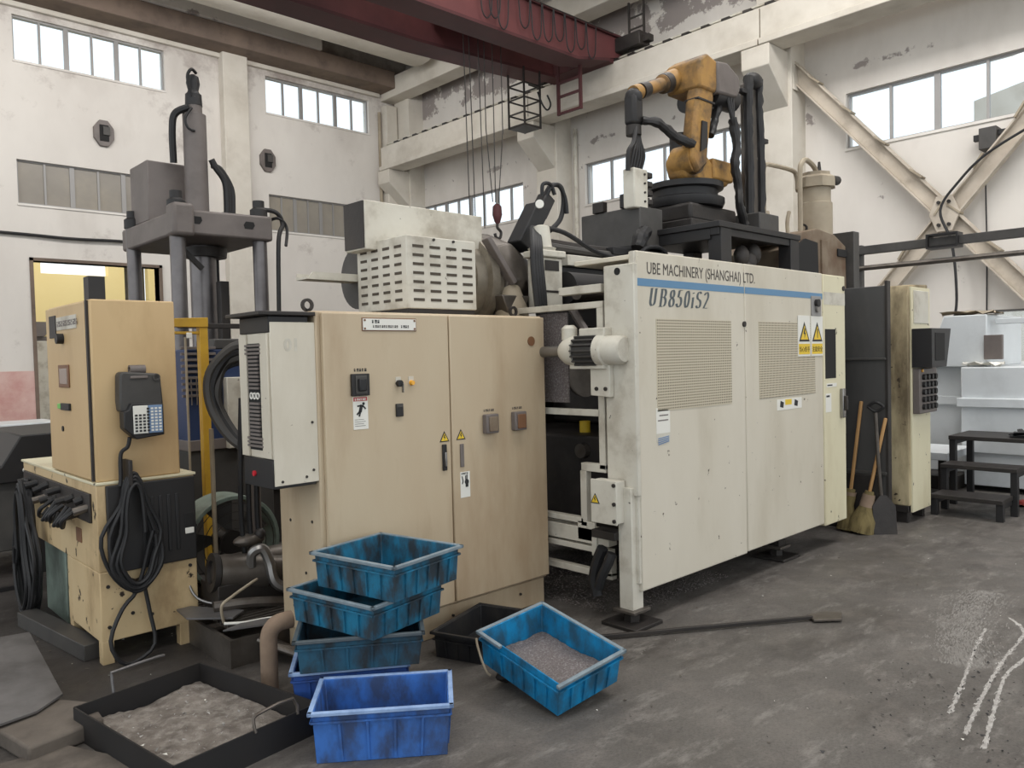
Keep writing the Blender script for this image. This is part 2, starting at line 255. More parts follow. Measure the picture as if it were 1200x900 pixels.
# ---------------------------------------------------------------- mesh helpers
class M:
    def __init__(s): s.v = []; s.f = []
    def add(s, vs, fs):
        k = len(s.v); s.v += [tuple(v) for v in vs]; s.f += [tuple(i+k for i in f) for f in fs]; return s
    def box(s, x0, x1, y0, y1, z0, z1):
        return s.add([(x0,y0,z0),(x1,y0,z0),(x1,y1,z0),(x0,y1,z0),(x0,y0,z1),(x1,y0,z1),(x1,y1,z1),(x0,y1,z1)],
                     [(3,2,1,0),(4,5,6,7),(0,1,5,4),(1,2,6,5),(2,3,7,6),(3,0,4,7)])
    def bar(s, p, q, wx, wz, upv=(0,0,1)):
        p = Vector(p); q = Vector(q); d = (q-p).normalized(); u = Vector(upv)
        if abs(d.dot(u)) > .98: u = Vector((1,0,0))
        a = d.cross(u).normalized()*(wx/2); c = a.normalized().cross(d).normalized()*(wz/2)
        return s.add([p-a-c,p+a-c,p+a+c,p-a+c,q-a-c,q+a-c,q+a+c,q-a+c],[(0,1,2,3),(7,6,5,4),(0,4,5,1),(1,5,6,2),(2,6,7,3),(3,7,4,0)])
    def cyl(s, p, q, r0, r1=None, n=20):
        r1 = r0 if r1 is None else r1; p = Vector(p); q = Vector(q); d = (q-p).normalized()
        u = Vector((0,0,1)) if abs(d.z) < .9 else Vector((1,0,0)); a = d.cross(u).normalized(); c = a.cross(d)
        vs = []
        for P, r in ((p, r0), (q, r1)):
            for i in range(n): t = 2*math.pi*i/n; vs.append(P+(a*math.cos(t)+c*math.sin(t))*r)
        fs = [(i, (i+1) % n, n+(i+1) % n, n+i) for i in range(n)]+[tuple(range(n-1,-1,-1)), tuple(range(n, 2*n))]
        return s.add(vs, [tuple(reversed(f)) for f in fs])
    def lathe(s, p, d, prof, n=24):
        p = Vector(p); d = Vector(d).normalized(); u = Vector((0,0,1)) if abs(d.z) < .9 else Vector((1,0,0)); a = d.cross(u).normalized(); c = a.cross(d)
        vs = []
        for t, r in prof:
            for i in range(n): k = 2*math.pi*i/n; vs.append(p+d*t+(a*math.cos(k)+c*math.sin(k))*r)
        fs = []
        for j in range(len(prof)-1):
            for i in range(n): fs.append((j*n+(i+1) % n, j*n+i, (j+1)*n+i, (j+1)*n+(i+1) % n))
        fs += [tuple(range(n)), tuple(range(len(prof)*n-1, (len(prof)-1)*n-1, -1))]
        return s.add(vs, fs)
    def ring(s, p, q, ro, ri, n=32):
        p = Vector(p); q = Vector(q); d = (q-p).normalized(); u = Vector((0,0,1)) if abs(d.z) < .9 else Vector((1,0,0)); a = d.cross(u).normalized(); c = a.cross(d)
        vs = []
        for P, r in ((p, ro), (q, ro), (q, ri), (p, ri)):
            for i in range(n): t = 2*math.pi*i/n; vs.append(P+(a*math.cos(t)+c*math.sin(t))*r)
        fs = [((j*n+(i+1) % n), j*n+i, ((j+1) % 4)*n+i, ((j+1) % 4)*n+(i+1) % n) for j in range(4) for i in range(n)]
        return s.add(vs, fs)
    def tube(s, pts, r, n=8, sub=6, closed=False):
        P = [Vector(p) for p in pts]
        if sub > 1 and len(P) > 2:
            Q = []
            for i in range(len(P)-1):
                p0 = P[i-1] if i else P[0]; p1 = P[i]; p2 = P[i+1]; p3 = P[i+2] if i+2 < len(P) else P[-1]
                for k in range(sub):
                    t = k/sub; Q.append(.5*((2*p1)+(p2-p0)*t+(2*p0-5*p1+4*p2-p3)*t*t+(3*p1-p0-3*p2+p3)*t**3))
            Q.append(P[-1]); P = Q
        vs = []; a = None
        for i, p in enumerate(P):
            d = (P[min(i+1, len(P)-1)]-P[max(i-1, 0)])
            d = d.normalized() if d.length > 1e-9 else Vector((0,0,1))
            if a is None:
                u = Vector((0,0,1)) if abs(d.z) < .9 else Vector((1,0,0)); a = d.cross(u).normalized()
            else:
                a = (a-d*a.dot(d)); a = a.normalized() if a.length > 1e-6 else d.orthogonal().normalized()
            c = a.cross(d)
            for k in range(n): t = 2*math.pi*k/n; vs.append(p+(a*math.cos(t)+c*math.sin(t))*r)
        fs = [(j*n+k, j*n+(k+1) % n, (j+1)*n+(k+1) % n, (j+1)*n+k) for j in range(len(P)-1) for k in range(n)]
        fs = [tuple(reversed(f)) for f in fs]+[tuple(range(n)), tuple(range(len(P)*n-1, (len(P)-1)*n-1, -1))]
        return s.add(vs, fs)
    def prism(s, poly, axis, lo, hi):
        """poly of 2-D points in the two remaining axes (in xyz order), pushed along axis"""
        k = 'xyz'.index(axis); n = len(poly); vs = []
        for h in (lo, hi):
            for a, c in poly:
                v = [a, c]; v.insert(k, h); vs.append(v)
        ar = sum(poly[i][0]*poly[(i+1) % n][1]-poly[(i+1) % n][0]*poly[i][1] for i in range(n))
        fl = (ar > 0) != (axis == 'y')
        fs = [(i, (i+1) % n, n+(i+1) % n, n+i) for i in range(n)]+[tuple(range(n-1,-1,-1)), tuple(range(n, 2*n))]
        return s.add(vs, fs if fl else [tuple(reversed(f)) for f in fs])
    def sphere(s, c, r, n=14, sq=(1,1,1)):
        prof = [(-math.cos(math.pi*i/8)*r, max(math.sin(math.pi*i/8)*r, .001)) for i in range(9)]
        k = len(s.v); s.lathe((0,0,0), (0,0,1), prof, n)
        for i in range(k, len(s.v)): v = s.v[i]; s.v[i] = (c[0]+v[0]*sq[0], c[1]+v[1]*sq[1], c[2]+v[2]*sq[2])
        return s
    def build(s, name, m, parent=None, bevel=0.0, smooth=True, label=None, stuff=False, local=False):
        off = Vector((0,0,0))
        if parent is not None and not local: off = Vector(parent.get('_o', (0,0,0)))
        me = bpy.data.meshes.new(name); me.from_pydata([Vector(v)-off for v in s.v], [], s.f); me.update()
        bm = bmesh.new(); bm.from_mesh(me); bmesh.ops.recalc_face_normals(bm, faces=bm.faces); bm.to_mesh(me); bm.free()
        me.materials.append(m)
        if smooth:
            me.polygons.foreach_set('use_smooth', [True]*len(me.polygons)); me.set_sharp_from_angle(angle=R(35))
        o = bpy.data.objects.new(name, me); COL.objects.link(o)
        if parent is not None: o.parent = parent; o['_o'] = list(off)
        if bevel:
            b = o.modifiers.new('bevel', 'BEVEL'); b.width = bevel; b.segments = 2; b.limit_method = 'ANGLE'; b.angle_limit = R(40)
        if label: o['label'] = label
        if stuff: o['kind'] = 'stuff'
        return o
def thing(name, label, cat, loc, group=None, rot=0.0):
    o = bpy.data.objects.new(name, None); COL.objects.link(o); o.empty_display_size = .1
    o.location = loc; o.rotation_euler = (0, 0, rot); o['label'] = label; o['category'] = cat; o['_o'] = list(loc)
    if group: o['group'] = group
    return o
def tag(o, label, cat, group=None):
    o['label'] = label; o['category'] = cat
    if group: o['group'] = group
    return o
def struct(o): o['kind'] = 'structure'; return o
def B(name, m, parent, x0, x1, y0, y1, z0, z1, bevel=.004, label=None): return M().box(x0,x1,y0,y1,z0,z1).build(name, m, parent, bevel, label=label)
def C(name, m, parent, p, q, r, r1=None, n=20, bevel=0, label=None): return M().cyl(p,q,r,r1,n).build(name, m, parent, bevel, label=label)
def T(name, m, parent, pts, r, n=8, sub=6, label=None): return M().tube(pts,r,n,sub).build(name, m, parent, label=label)
def text(name, body, m, parent, loc, size, face='-y', sx=1.0, shear=0.0, bold=0.0, align='LEFT', label=None):
    """flat lettering, turned into an ordinary mesh"""
    c = bpy.data.curves.new(name, 'FONT'); c.body = body; c.size = size; c.extrude = .0006; c.shear = shear; c.offset = bold; c.align_x = align; c.resolution_u = 3
    t = bpy.data.objects.new(name, c); COL.objects.link(t)
    bpy.context.view_layer.update(); dg = bpy.context.evaluated_depsgraph_get()
    me = bpy.data.meshes.new_from_object(t.evaluated_get(dg)); bpy.data.objects.remove(t); bpy.data.curves.remove(c)
    off = Vector(parent.get('_o', (0,0,0)))
    rot = Euler({'-y': (R(90),0,0), '-x': (R(90),0,R(-90))}[face]).to_matrix().to_4x4()
    me.transform(Matrix.Translation(Vector(loc)-off) @ rot @ Matrix.Diagonal((sx,1,1,1)))
    me.materials.clear(); me.materials.append(m)
    o = bpy.data.objects.new(name, me); COL.objects.link(o); o.parent = parent; o['_o'] = list(off); return o
def marks(m, parent, loc, size, n, face='-y'):
    """a run of small worn print marks where the lettering can no longer be read"""
    x, y, z = loc; q = M()
    for k in range(n):
        a = k*size*.72; w_ = size*(.35+.2*((k*5) % 3)/2)
        for b0, b1 in ((0, .3), (.45, 1)) if k % 2 else ((0, .6), (.75, 1)):
            if face == '-y': q.box(x+a, x+a+w_, y-.0008, y, z+b0*size*.7, z+b1*size*.7)
            else: q.box(x-.0008, x, y-a-w_, y-a, z+b0*size*.7, z+b1*size*.7)
    return q.build('print_marks', m, parent, smooth=False)
def tri_sign(parent, x, y, z, s, name='warning_triangle', face='-y', mark='bolt'):
    """yellow triangle with black border and a mark, lying flat on a face"""
    def P(a, b, d): return (x+a, y-d, z+b) if face == '-y' else (x-d, y-a, z+b)
    def poly(pts, d0, d1):
        n = len(pts); q = M(); q.add([P(a,b,d0) for a,b in pts]+[P(a,b,d1) for a,b in pts], [tuple(range(n)), tuple(range(2*n-1,n-1,-1))]+[(i,(i+1)%n,n+(i+1)%n,n+i) for i in range(n)]); return q
    t = poly([(-s,-s*.85),(s,-s*.85),(0,s*.9)], .0, .002).build(name, m_ink, parent, smooth=False)
    poly([(-s*.72,-s*.68),(s*.72,-s*.68),(0,s*.58)], .0021, .003).build('yellow_field', m_swy, t, smooth=False)
    if mark == 'bolt': pts = [(-.05*s,.35*s),(.14*s,.3*s),(.05*s,-.05*s),(.2*s,-.08*s),(-.05*s,-.6*s),(-.02*s,-.2*s),(-.2*s,-.15*s)]
    else: pts = [(-.1*s,.3*s),(.1*s,.3*s),(.05*s,-.55*s),(-.05*s,-.55*s)]
    poly(pts, .0031, .0036).build('symbol', m_ink, t, smooth=False)
    return t

# ================================================================ the hall
struct(M().box(-9, 24, -9, 30, -.2, 0).build('floor', m_floor))
def wall(name, m, axis, lo, hi, a0, a1, z0, z1, holes):
    """a wall slab with real openings; holes are (a0, a1, z0, z1)"""
    A = sorted({a0, a1, *[h[0] for h in holes], *[h[1] for h in holes]}); Z = sorted({z0, z1, *[h[2] for h in holes], *[h[3] for h in holes]})
    A = [a for a in A if a0 <= a <= a1]; q = M()
    for i in range(len(A)-1):
        for j in range(len(Z)-1):
            ca, cz = (A[i]+A[i+1])/2, (Z[j]+Z[j+1])/2
            if any(h[0] < ca < h[1] and h[2] < cz < h[3] for h in holes): continue
            if axis == 'y': q.box(A[i], A[i+1], lo, hi, Z[j], Z[j+1])
            else: q.box(lo, hi, A[i], A[i+1], Z[j], Z[j+1])
    return struct(q.build(name, m, smooth=False))
BW = [(4.25,7.53,8.5,9.5), (10.23,13.56,8.5,9.5), (4.22,7.6,5.32,6.3), (10.22,13.5,5.28,6.27), (4.45,7.2,0,4.05)]
RW = [(1.7,6.42,5.4,6.43), (8.3,12.95,5.37,6.38), (15.16,19.7,5.36,6.33), (-.6,3.97,1.1,2.2)]
wall('wall_back', m_back, 'y', 20.3, 20.6, -9, 15.3, 0, 11.2, BW)
wall('wall_right', m_flake, 'x', 15, 15.3, -9, 20.6, 0, 11.2, RW)
struct(M().box(-9, 15.3, -9, 20.6, 11.0, 11.25).build('ceiling', m_roofc))
# pink dado beside the doorway, a separate skim of paint on the back wall
struct(M().box(-9, 4.44, 20.285, 20.3, .0, 1.56).build('trim_1', m_pink))
NW = [0]
def window(axis, face, hole, n, heavy, pane_m):
    NW[0] += 1
    a0, a1, z0, z1 = hole
    def bx(q, u0, u1, d0, d1, w0, w1): return q.box(u0,u1,face+d0,face+d1,w0,w1) if axis == 'y' else q.box(face+d0,face+d1,u0,u1,w0,w1)
    fr = M()
    for args in ((a0,a1,.08,.14,z0,z0+.035),(a0,a1,.08,.14,z1-.035,z1),(a0,a0+.035,.08,.14,z0+.035,z1-.035),(a1-.035,a1,.08,.14,z0+.035,z1-.035)): bx(fr, *args)
    root = fr.build('window_%d' % NW[0], m_frame, smooth=False); struct(root); root['_o'] = [0,0,0]
    for i in range(1, n):
        a = a0+(a1-a0)*i/n; hw = .05 if i % 2 == heavy else .022
        bx(M(), a-hw, a+hw, .075, .145, z0+.03, z1-.03).build('mullion', m_frame, root, smooth=False)
    for i in range(n):
        p0 = a0+(a1-a0)*i/n; p1 = a0+(a1-a0)*(i+1)/n
        bx(M(), p0+.01, p1-.01, .105, .111, z0+.02, z1-.02).build('pane', pane_m, root, smooth=False)
    bx(M(), a0-.02, a1+.02, -.03, .08, z0-.05, z0-.002).build('sill', m_plas, root, smooth=False)
window('y', 20.3, BW[0], 6, 0, m_glass); window('y', 20.3, BW[1], 6, 0, m_glass)
window('y', 20.3, BW[2], 6, 0, m_frost); window('y', 20.3, BW[3], 8, 0, m_frost)
window('x', 15, RW[0], 6, 0, m_glass); window('x', 15, RW[1], 6, 0, m_glass); window('x', 15, RW[2], 8, 0, m_glass); window('x', 15, RW[3], 6, 0, m_glass)
# doorway to the yellow yard behind
dr = M(); dr.box(4.38,4.45,20.25,20.62,0,4.12); dr.box(7.2,7.27,20.25,20.62,0,4.12); dr.box(4.38,7.27,20.25,20.62,4.05,4.12)
struct(dr.build('door_1', m_beamd))
wall('wall_yard', m_yw, 'y', 25.6, 25.9, 2, 16, 0, 7.0, [(5.8,7.6,4.35,5.0), (8.05,8.75,3.2,4.9)])
struct(M().box(8.0,8.8,26.1,26.2,3.0,5.0).build('wall_far', m_dgrey))
# columns, corbels, runway beam
def column(yc, hw, corb=True):
    q = M().box(14.45,15.02,yc-hw,yc+hw,0,10.0)
    q.prism([(13.72,7.34),(13.72,6.95),(14.46,6.3),(14.46,7.34)], 'y', yc-hw*.8, yc+hw*.8)
    return struct(q.build('column', m_conc, bevel=.015))
for yc in (1.4, 7.58, 13.75, 19.85): column(yc, .36)
struct(M().box(8.92,9.6,20.02,20.31,0,9.8).build('column', m_conc, bevel=.02))
struct(M().box(14.0,14.4,20.0,20.29,0,9.4).build('column', m_conc, bevel=.02))
yb = [-9, 1.4, 7.51, 13.7, 20.05]
for i in range(4):
    q = M().box(13.78,14.22,yb[i]+.012,yb[i+1]-.012,7.468,8.06); q.box(13.7,14.3,yb[i]+.012,yb[i+1]-.012,7.345,7.47)
    struct(q.build('beam', m_conc, bevel=.015))
rail = thing('crane_rail', 'pale steel crane rail along the top of the concrete runway beam', 'rail', (14, 5, 8.06))
q = M().box(13.93,14.07,-9,20,8.06,8.075); q.box(13.98,14.02,-9,20,8.075,8.16); q.box(13.95,14.05,-9,20,8.16,8.2); q.build('rail_bar', m_wht, rail, .004)
for i in range(44): M().box(13.78,13.92,-.6+i*.46,-.42+i*.46,8.062,8.11).build('rail_clip', m_dark, rail, smooth=False)
struct(M().box(14.0,14.55,-9,20.29,9.55,10.15).build('beam', m_conc, bevel=.02))
struct(M().box(-9,14.0,19.5,20.29,9.75,10.25).build('beam', m_beamd, bevel=.02))
struct(M().box(-9,13.9,20.18,20.29,9.64,9.75).build('trim_2', m_conc, bevel=.01))
struct(M().box(-9,11.5,19.4,20.29,10.25,10.62).build('trim_3', m_flake))
# roof troughs: hollow half-round concrete units lying along the hall
def trough(yc, zc, r, x0, x1):
    pts = [(yc+math.cos(t)*r, zc-math.sin(t)*r*.8) for t in [math.pi*i/14 for i in range(15)]]
    return struct(M().prism(pts, 'x', x0, x1).build('roof_trough', m_conc))
for yc in (17.6, 14.6, 11.4, 8.0): trough(yc, 10.75, 1.15, -9, 13.6)
for yc in (17.6, 14.6, 11.4, 8.0): struct(M().prism([(yc-1.0,10.75),(yc+1.0,10.75),(yc+.5,10.15),(yc-.5,10.15)], 'x', 13.6, 14.4).build('trough_end_block', m_conc))
struct(M().box(-9,15,16.0,16.2,10.2,11.0).build('roof_rib', m_roofc))
# x-bracing of the end bay
br = thing('wall_bracing', 'weathered pale X-shaped bracing with batten tabs before the right wall', 'bracing', (14.5, 4.58, 0))
def brace(y0, z0, y1, z1):
    a = M(); d = Vector((0,y1-y0,z1-z0)); L_ = d.length; d.normalize(); nrm = Vector((0,-d.z,d.y))
    a.bar((14.72,y0,z0),(14.72,y1,z1),.05,.3,nrm); a.bar(Vector((14.66,y0,z0))+nrm*.13,Vector((14.66,y1,z1))+nrm*.13,.14,.03,nrm); a.bar(Vector((14.66,y0,z0))-nrm*.13,Vector((14.66,y1,z1))-nrm*.13,.14,.03,nrm)
    p = a.build('diagonal', m_brc, br, .004)
    for i in range(9):
        c = Vector((14.62,y0,z0))+d*L_*(i+.7)/9.4; s_ = nrm if nrm.z > 0 else -nrm
        M().bar(c+s_*.13-d*.13, c+s_*.17+d*.13, .2, .03, s_).build('batten_tab', m_pipe, p, smooth=False)
brace(7.35,7.1,1.75,.55); brace(7.35,.62,1.75,7.1)
M().prism([(4.34,3.86),(4.46,4.16),(4.7,4.16),(4.82,3.86),(4.7,3.56),(4.46,3.56)],'x',14.54,14.6).build('gusset_plate', m_brc, br, .004)
M().prism([(7.18,6.6),(7.25,7.25),(7.55,7.25),(7.55,6.85)],'x',14.5,14.7).build('end_gusset', m_conc, br, .004)
for y_,z_ in ((4.5,4.05),(4.66,4.05),(4.5,3.67),(4.66,3.67)): C('bolt', m_dark, br, (14.5,y_,z_), (14.55,y_,z_), .03, n=8)
# wall things
for i,(x_,lab) in enumerate(((6.04,'grey oval exhaust vent on the back wall left of the press cylinder'),(10.2,'grey oval exhaust vent on the back wall below the second high window'))):
    v = thing('wall_vent', lab, 'vent', (x_,20.3,7.17), 'exhaust vents on the back wall')
    pts = [(x_+.24*math.cos(t), 7.17+.33*math.sin(t)) for t in [math.pi/4*k+.39 for k in range(8)]]
    M().prism(pts,'y',20.22,20.31).build('surround', m_grey, v, .01)
    B('vent_opening', m_darkin, v, x_-.1,x_+.1,20.2,20.225,6.98,7.36); B('shutter', m_dgrey, v, x_-.03,x_+.12,20.17,20.205,7.12,7.32)
lb = thing('junction_box', 'grey speaker-like box with side lugs high on the right wall', 'box', (15,3.97,5.0))
B('box_body', m_dgrey, lb, 14.7,15.0,3.84,4.1,4.85,5.2,.01); B('lug', m_blk, lb, 14.78,14.88,4.1,4.2,5.02,5.12); B('lug', m_blk, lb, 14.78,14.88,3.72,3.84,5.06,5.14)
tag(T('cable', m_rub, None, [(14.95,4.05,4.9),(14.93,4.06,4.4),(14.95,4.05,3.2),(14.95,4.06,1.8)], .012), 'thin black wire hanging below the grey box on the right wall', 'cable')
tag(T('cable', m_rub, None, [(14.4,3.3,5.0),(14.4,3.9,4.7),(14.42,4.3,4.35),(14.42,4.6,3.9),(14.42,4.42,3.3),(14.4,4.35,2.4),(14.4,4.42,1.9)], .022), 'black cable draped over the centre of the X-bracing', 'cable')
tag(T('cable', m_rub, None, [(-2,20.26,4.68),(3.8,20.24,4.63),(5.2,20.22,4.6),(6.3,20.22,4.63),(7.6,20.22,4.6),(8.8,20.24,4.64)], .035), 'black cable running along the back wall above the doorway', 'cable')
tag(T('conduit', m_pipe, None, [(13.9,20.24,6.2),(13.9,20.24,8.6),(13.9,20.24,9.2)], .05, sub=1), 'thin upright conduit in the corner of back wall and runway beam', 'pipe')
tag(T('conduit', m_wht, None, [(14.94,13.2,0.2),(14.94,13.2,7.3)], .05, sub=1), 'pale downpipe on the right wall behind the hoist hook', 'pipe')
rp = thing('pipe_run', 'dark cable duct and pipe running level from the furnace to the right', 'pipes', (10,3,2.6))
B('duct', m_dgrey, rp, 9.96,10.06,-1.5,4.16,2.78,2.88); T('pipe', m_dsteel, rp, [(10,4.16,2.61),(10,-1.5,2.61)], .032, sub=1)
q = M()
for a in ((2.98,3.0,2.75,2.92),(3.3,3.32,2.75,2.92),(3.0,3.3,2.9,2.92),(3.0,3.3,2.75,2.77)): q.box(9.9,10.1,*a)
q.build('clamp', m_blk, rp, smooth=False)
B('hanger_post', m_dgrey, rp, 10.0,10.08,4.1,4.18,0,2.9)
# building outside the right-hand window
struct(M().prism([(8.5,-.2),(8.5,9.9),(6.9,10.2),(3.0,10.8),(3.0,-.2)],'x',30,34).build('wall_outside', m_conc))

# ================================================================ overhead crane
cr = thing('overhead_crane', 'dark red double-girder travelling crane under the roof with looped cables', 'crane', (13.9, 11.7, 8.2))
M().prism([(-9,7.72),(12.5,7.84),(13.55,8.06),(14.1,8.22),(14.1,8.58),(-9,8.58)],'y',10.97,11.4).build('girder', m_red, cr, .01)
M().prism([(-9,7.66),(12.5,7.78),(13.55,8.0),(13.55,8.06),(12.5,7.84),(-9,7.72)],'y',10.91,11.46).build('girder_flange', m_dred, cr)
B('girder_top_rail', m_dred, cr, -9,14.1,10.91,11.46,8.58,8.63)
M().prism([(-9,7.78),(9.5,7.86),(13.35,8.04),(13.35,8.58),(-9,8.58)],'y',12.42,12.9).build('girder', m_red, cr, .01); M().prism([(-9,7.72),(9.5,7.8),(13.35,7.98),(13.35,8.04),(9.5,7.86),(-9,7.78)],'y',12.36,12.96).build('girder_flange', m_dred, cr)
B('end_carriage', m_dark, cr, 13.8,14.18,10.3,13.7,8.25,8.55,.02)
B('end_carriage_box', m_dred, cr, 13.35,13.85,11.0,12.8,8.02,8.5,.01)
for y_ in (10.6,13.35): C('wheel', m_dark, cr, (13.92,y_,8.33),(14.08,y_,8.33),.14,n=20)
B('buffer', m_dark, cr, 13.92,14.1,10.15,10.3,8.32,8.46)
gd = M()
for y_ in (10.4,10.8): gd.bar((14.1,y_,8.5),(14.1,y_,9.35),.04,.04)
for z_ in (8.75,9.0): gd.bar((14.1,10.4,z_),(14.1,10.8,z_),.03,.03)
gd.build('guard_ladder', m_dark, cr)
for i in range(10):
    x0 = 9.75+i*.33+(.0 if i > 2 else i*-.12); d = .62+random.random()*.3
    T('festoon_loop', m_rub, cr, [(x0,10.86,8.56),(x0+.02,10.86,8.3),(x0+.04,10.85,8.6-d*.85),(x0+.15,10.85,8.6-d),(x0+.27,10.86,8.6-d*.8),(x0+.3,10.86,8.35),(x0+.31,10.86,8.56)], .013, 6, 5)
T('festoon_wire', m_dark, cr, [(9.4,10.86,8.58),(13.6,10.86,8.58)], .012, sub=1)
cg = M(); X0,X1,Y0,Y1,Z0,Z1 = 12.32,12.82,12.35,12.85,6.72,8.0
for x_,y_ in ((X0,Y0),(X1,Y0),(X0,Y1),(X1,Y1)): cg.bar((x_,y_,Z0),(x_,y_,Z1),.035,.035)
for z_ in (7.02,7.34,7.66):
    for a,b in (((X0,Y0),(X1,Y0)),((X1,Y0),(X1,Y1)),((X1,Y1),(X0,Y1)),((X0,Y1),(X0,Y0))): cg.bar((a[0],a[1],z_),(b[0],b[1],z_),.03,.03)
cg.box(X0,X1,Y0,Y1,Z0,Z0+.05); cg.build('access_cage', m_dark, cr)
fr = M(); X_ = 13.0
for y_ in (11.3,11.95): fr.bar((X_,y_,6.95),(X_,y_,8.1),.06,.06)
for z_ in (6.98,7.35,7.65): fr.bar((X_,11.3,z_),(X_,11.95,z_),.05,.05)
fr.build('service_frame', m_dred, cr)
T('loose_cable', m_rub, cr, [(12.7,12.3,7.5),(12.75,12.2,7.2),(12.85,12.15,7.1),(12.95,12.15,7.25),(12.9,12.2,7.45)], .02)
hb = cr
B('trolley', m_dred, cr, 9.8,11.4,11.5,12.3,8.3,8.8,.02)
for x_ in (10.08,10.22,10.46,10.62,10.84,11.08): T('rope', m_dark, hb, [(x_,11.75,8.0),(x_+.03 if x_ < 10.6 else x_,11.75,6.2),(10.75+(x_-10.6)*.35 if x_ > 10.6 else x_+.06,11.75,4.75 if x_ > 10.6 else 4.2)], .011, 5, 1)
M().lathe((10.87,11.75,4.72),(0,0,-1),[(0,.04),(.05,.09),(.22,.1),(.36,.06),(.4,.03)],14).build('hook_block', m_dred, hb)
T('hook', m_dark, hb, [(10.87,11.75,4.33),(10.87,11.75,4.24),(10.96,11.75,4.16),(10.93,11.75,4.04),(10.83,11.75,4.04),(10.79,11.75,4.12)], .03)

# ================================================================ electrical cabinet in the middle
ec = thing('electrical_cabinet', 'large cream two-door electrical cabinet with meter, stickers and cooling unit', 'cabinet', (2.82,3.72,0))
B('body', m_cab, ec, 2.0,3.63,3.53,3.97,.17,1.86,.01)
pl_ = B('plinth', m_cab, ec, 2.02,3.62,3.55,3.95,0,.165,.006); 
for x_ in (2.3,2.85,3.0,3.05,3.4): C('bolt', m_dark, pl_, (x_,3.55,.1),(x_,3.54,.1),.008,n=8)
dl = B('door', m_cab, ec, 2.025,2.832,3.5,3.53,.19,1.85,.006); dr2 = B('door', m_cab, ec, 2.842,3.62,3.5,3.53,.19,1.85,.006)
n1 = B('nameplate', m_lab, dl, 2.26,2.6,3.493,3.5,1.762,1.822,.001)
for x_ in (2.27,2.59):
    for z_ in (1.77,1.814): C('rivet', m_clay, ec, (x_,3.493,z_),(x_,3.4905,z_),.006,n=8)
M().box(2.255,2.605,3.497,3.5,1.757,1.827).build('nameplate_border', m_clay, dl)
marks(m_ink, ec, (2.315,3.4925,1.799), .024, 3, '-y'); marks(m_letter, ec, (2.32,3.4925,1.775), .019, 12, '-y'); marks(m_ink, ec, (2.5,3.4925,1.775), .02, 4, '-y')
mt = B('main_switch', m_blk, dl, 2.175,2.282,3.48,3.5,1.42,1.535,.004)
B('switch_knob', m_rub, dl, 2.205,2.25,3.455,3.48,1.445,1.51,.006); B('switch_bezel', m_dgrey, dl, 2.195,2.262,3.474,3.481,1.43,1.525,.003)
marks(m_ink, ec, (2.2,3.499,1.547), .022, 5, '-y')
st = M().box(2.187,2.277,3.498,3.5,1.245,1.415).build('caution_sticker', m_lab, dl)
M().box(2.19,2.274,3.4972,3.498,1.392,1.413).build('caution_band', m_sred, dl); marks(m_lab, ec, (2.198,3.4968,1.396), .016, 6, '-y')
fig = M(); fig.bar((2.238,3.497,1.372),(2.228,3.497,1.335),.002,.018,(1,0,.3)).bar((2.245,3.497,1.368),(2.262,3.497,1.35),.002,.008,(1,0,0)).bar((2.24,3.497,1.37),(2.212,3.497,1.366),.002,.008).bar((2.228,3.497,1.34),(2.208,3.497,1.322),.002,.009).bar((2.23,3.497,1.338),(2.222,3.497,1.312),.002,.009); fig.cyl((2.25,3.4965,1.378),(2.25,3.4975,1.378),.008,n=10)
fig.build('falling_figure_symbol', m_ink, dl, smooth=False)
for k in range(4): M().box(2.195,2.26-.01*(k%2),3.4972,3.498,1.262+k*.011,1.264+k*.011).build('print_line', m_letter, dl, smooth=False)
B('key_plate', m_wht, dl, 2.458,2.492,3.497,3.5,1.462,1.51,.001); C('key_switch', m_blk, dl, (2.475,3.5,1.475),(2.475,3.475,1.475),.018); B('key', m_steel, dl, 2.482,2.486,3.46,3.48,1.425,1.475)
B('lamp_plate', m_wht, dl, 2.543,2.577,3.497,3.5,1.462,1.51,.001); C('pilot_lamp', m_amber, dl, (2.56,3.5,1.475),(2.56,3.478,1.475),.016,.012)
B('selector_switch', m_blk, dl, 2.452,2.498,3.488,3.5,1.295,1.365,.003); B('selector_plate', m_dgrey, dl, 2.455,2.495,3.486,3.489,1.345,1.362)
tri_sign(ec, 2.783,3.5,1.158,.035); tri_sign(ec, 2.905,3.5,1.16,.035)
h1 = B('door_handle', m_blk, dl, 2.762,2.79,3.485,3.5,.965,1.115,.004); B('handle_lever', m_steel, dl, 2.769,2.783,3.475,3.486,.99,1.07,.003)
B('door_handle', m_grey, dl, 2.895,2.922,3.492,3.5,.97,1.105,.003)
M().box(2.893,2.965,3.498,3.5,.79,.94).build('hand_symbol_sticker', m_lab, dr2)
hs = M(); hs.bar((2.905,3.497,.915),(2.912,3.497,.885),.002,.006).bar((2.912,3.497,.885),(2.905,3.497,.87),.002,.006); hs.cyl((2.94,3.4965,.88),(2.94,3.498,.88),.016,n=12); hs.bar((2.94,3.497,.88),(2.94,3.497,.85),.002,.02,(1,0,0)); hs.bar((2.932,3.497,.89),(2.932,3.497,.918),.002,.006,(1,0,0)); hs.bar((2.942,3.497,.89),(2.942,3.497,.922),.002,.006,(1,0,0)); hs.build('hand_symbol', m_ink, dr2, smooth=False)
marks(m_ink, ec, (2.9,3.4968,.926), .014, 5, '-y')
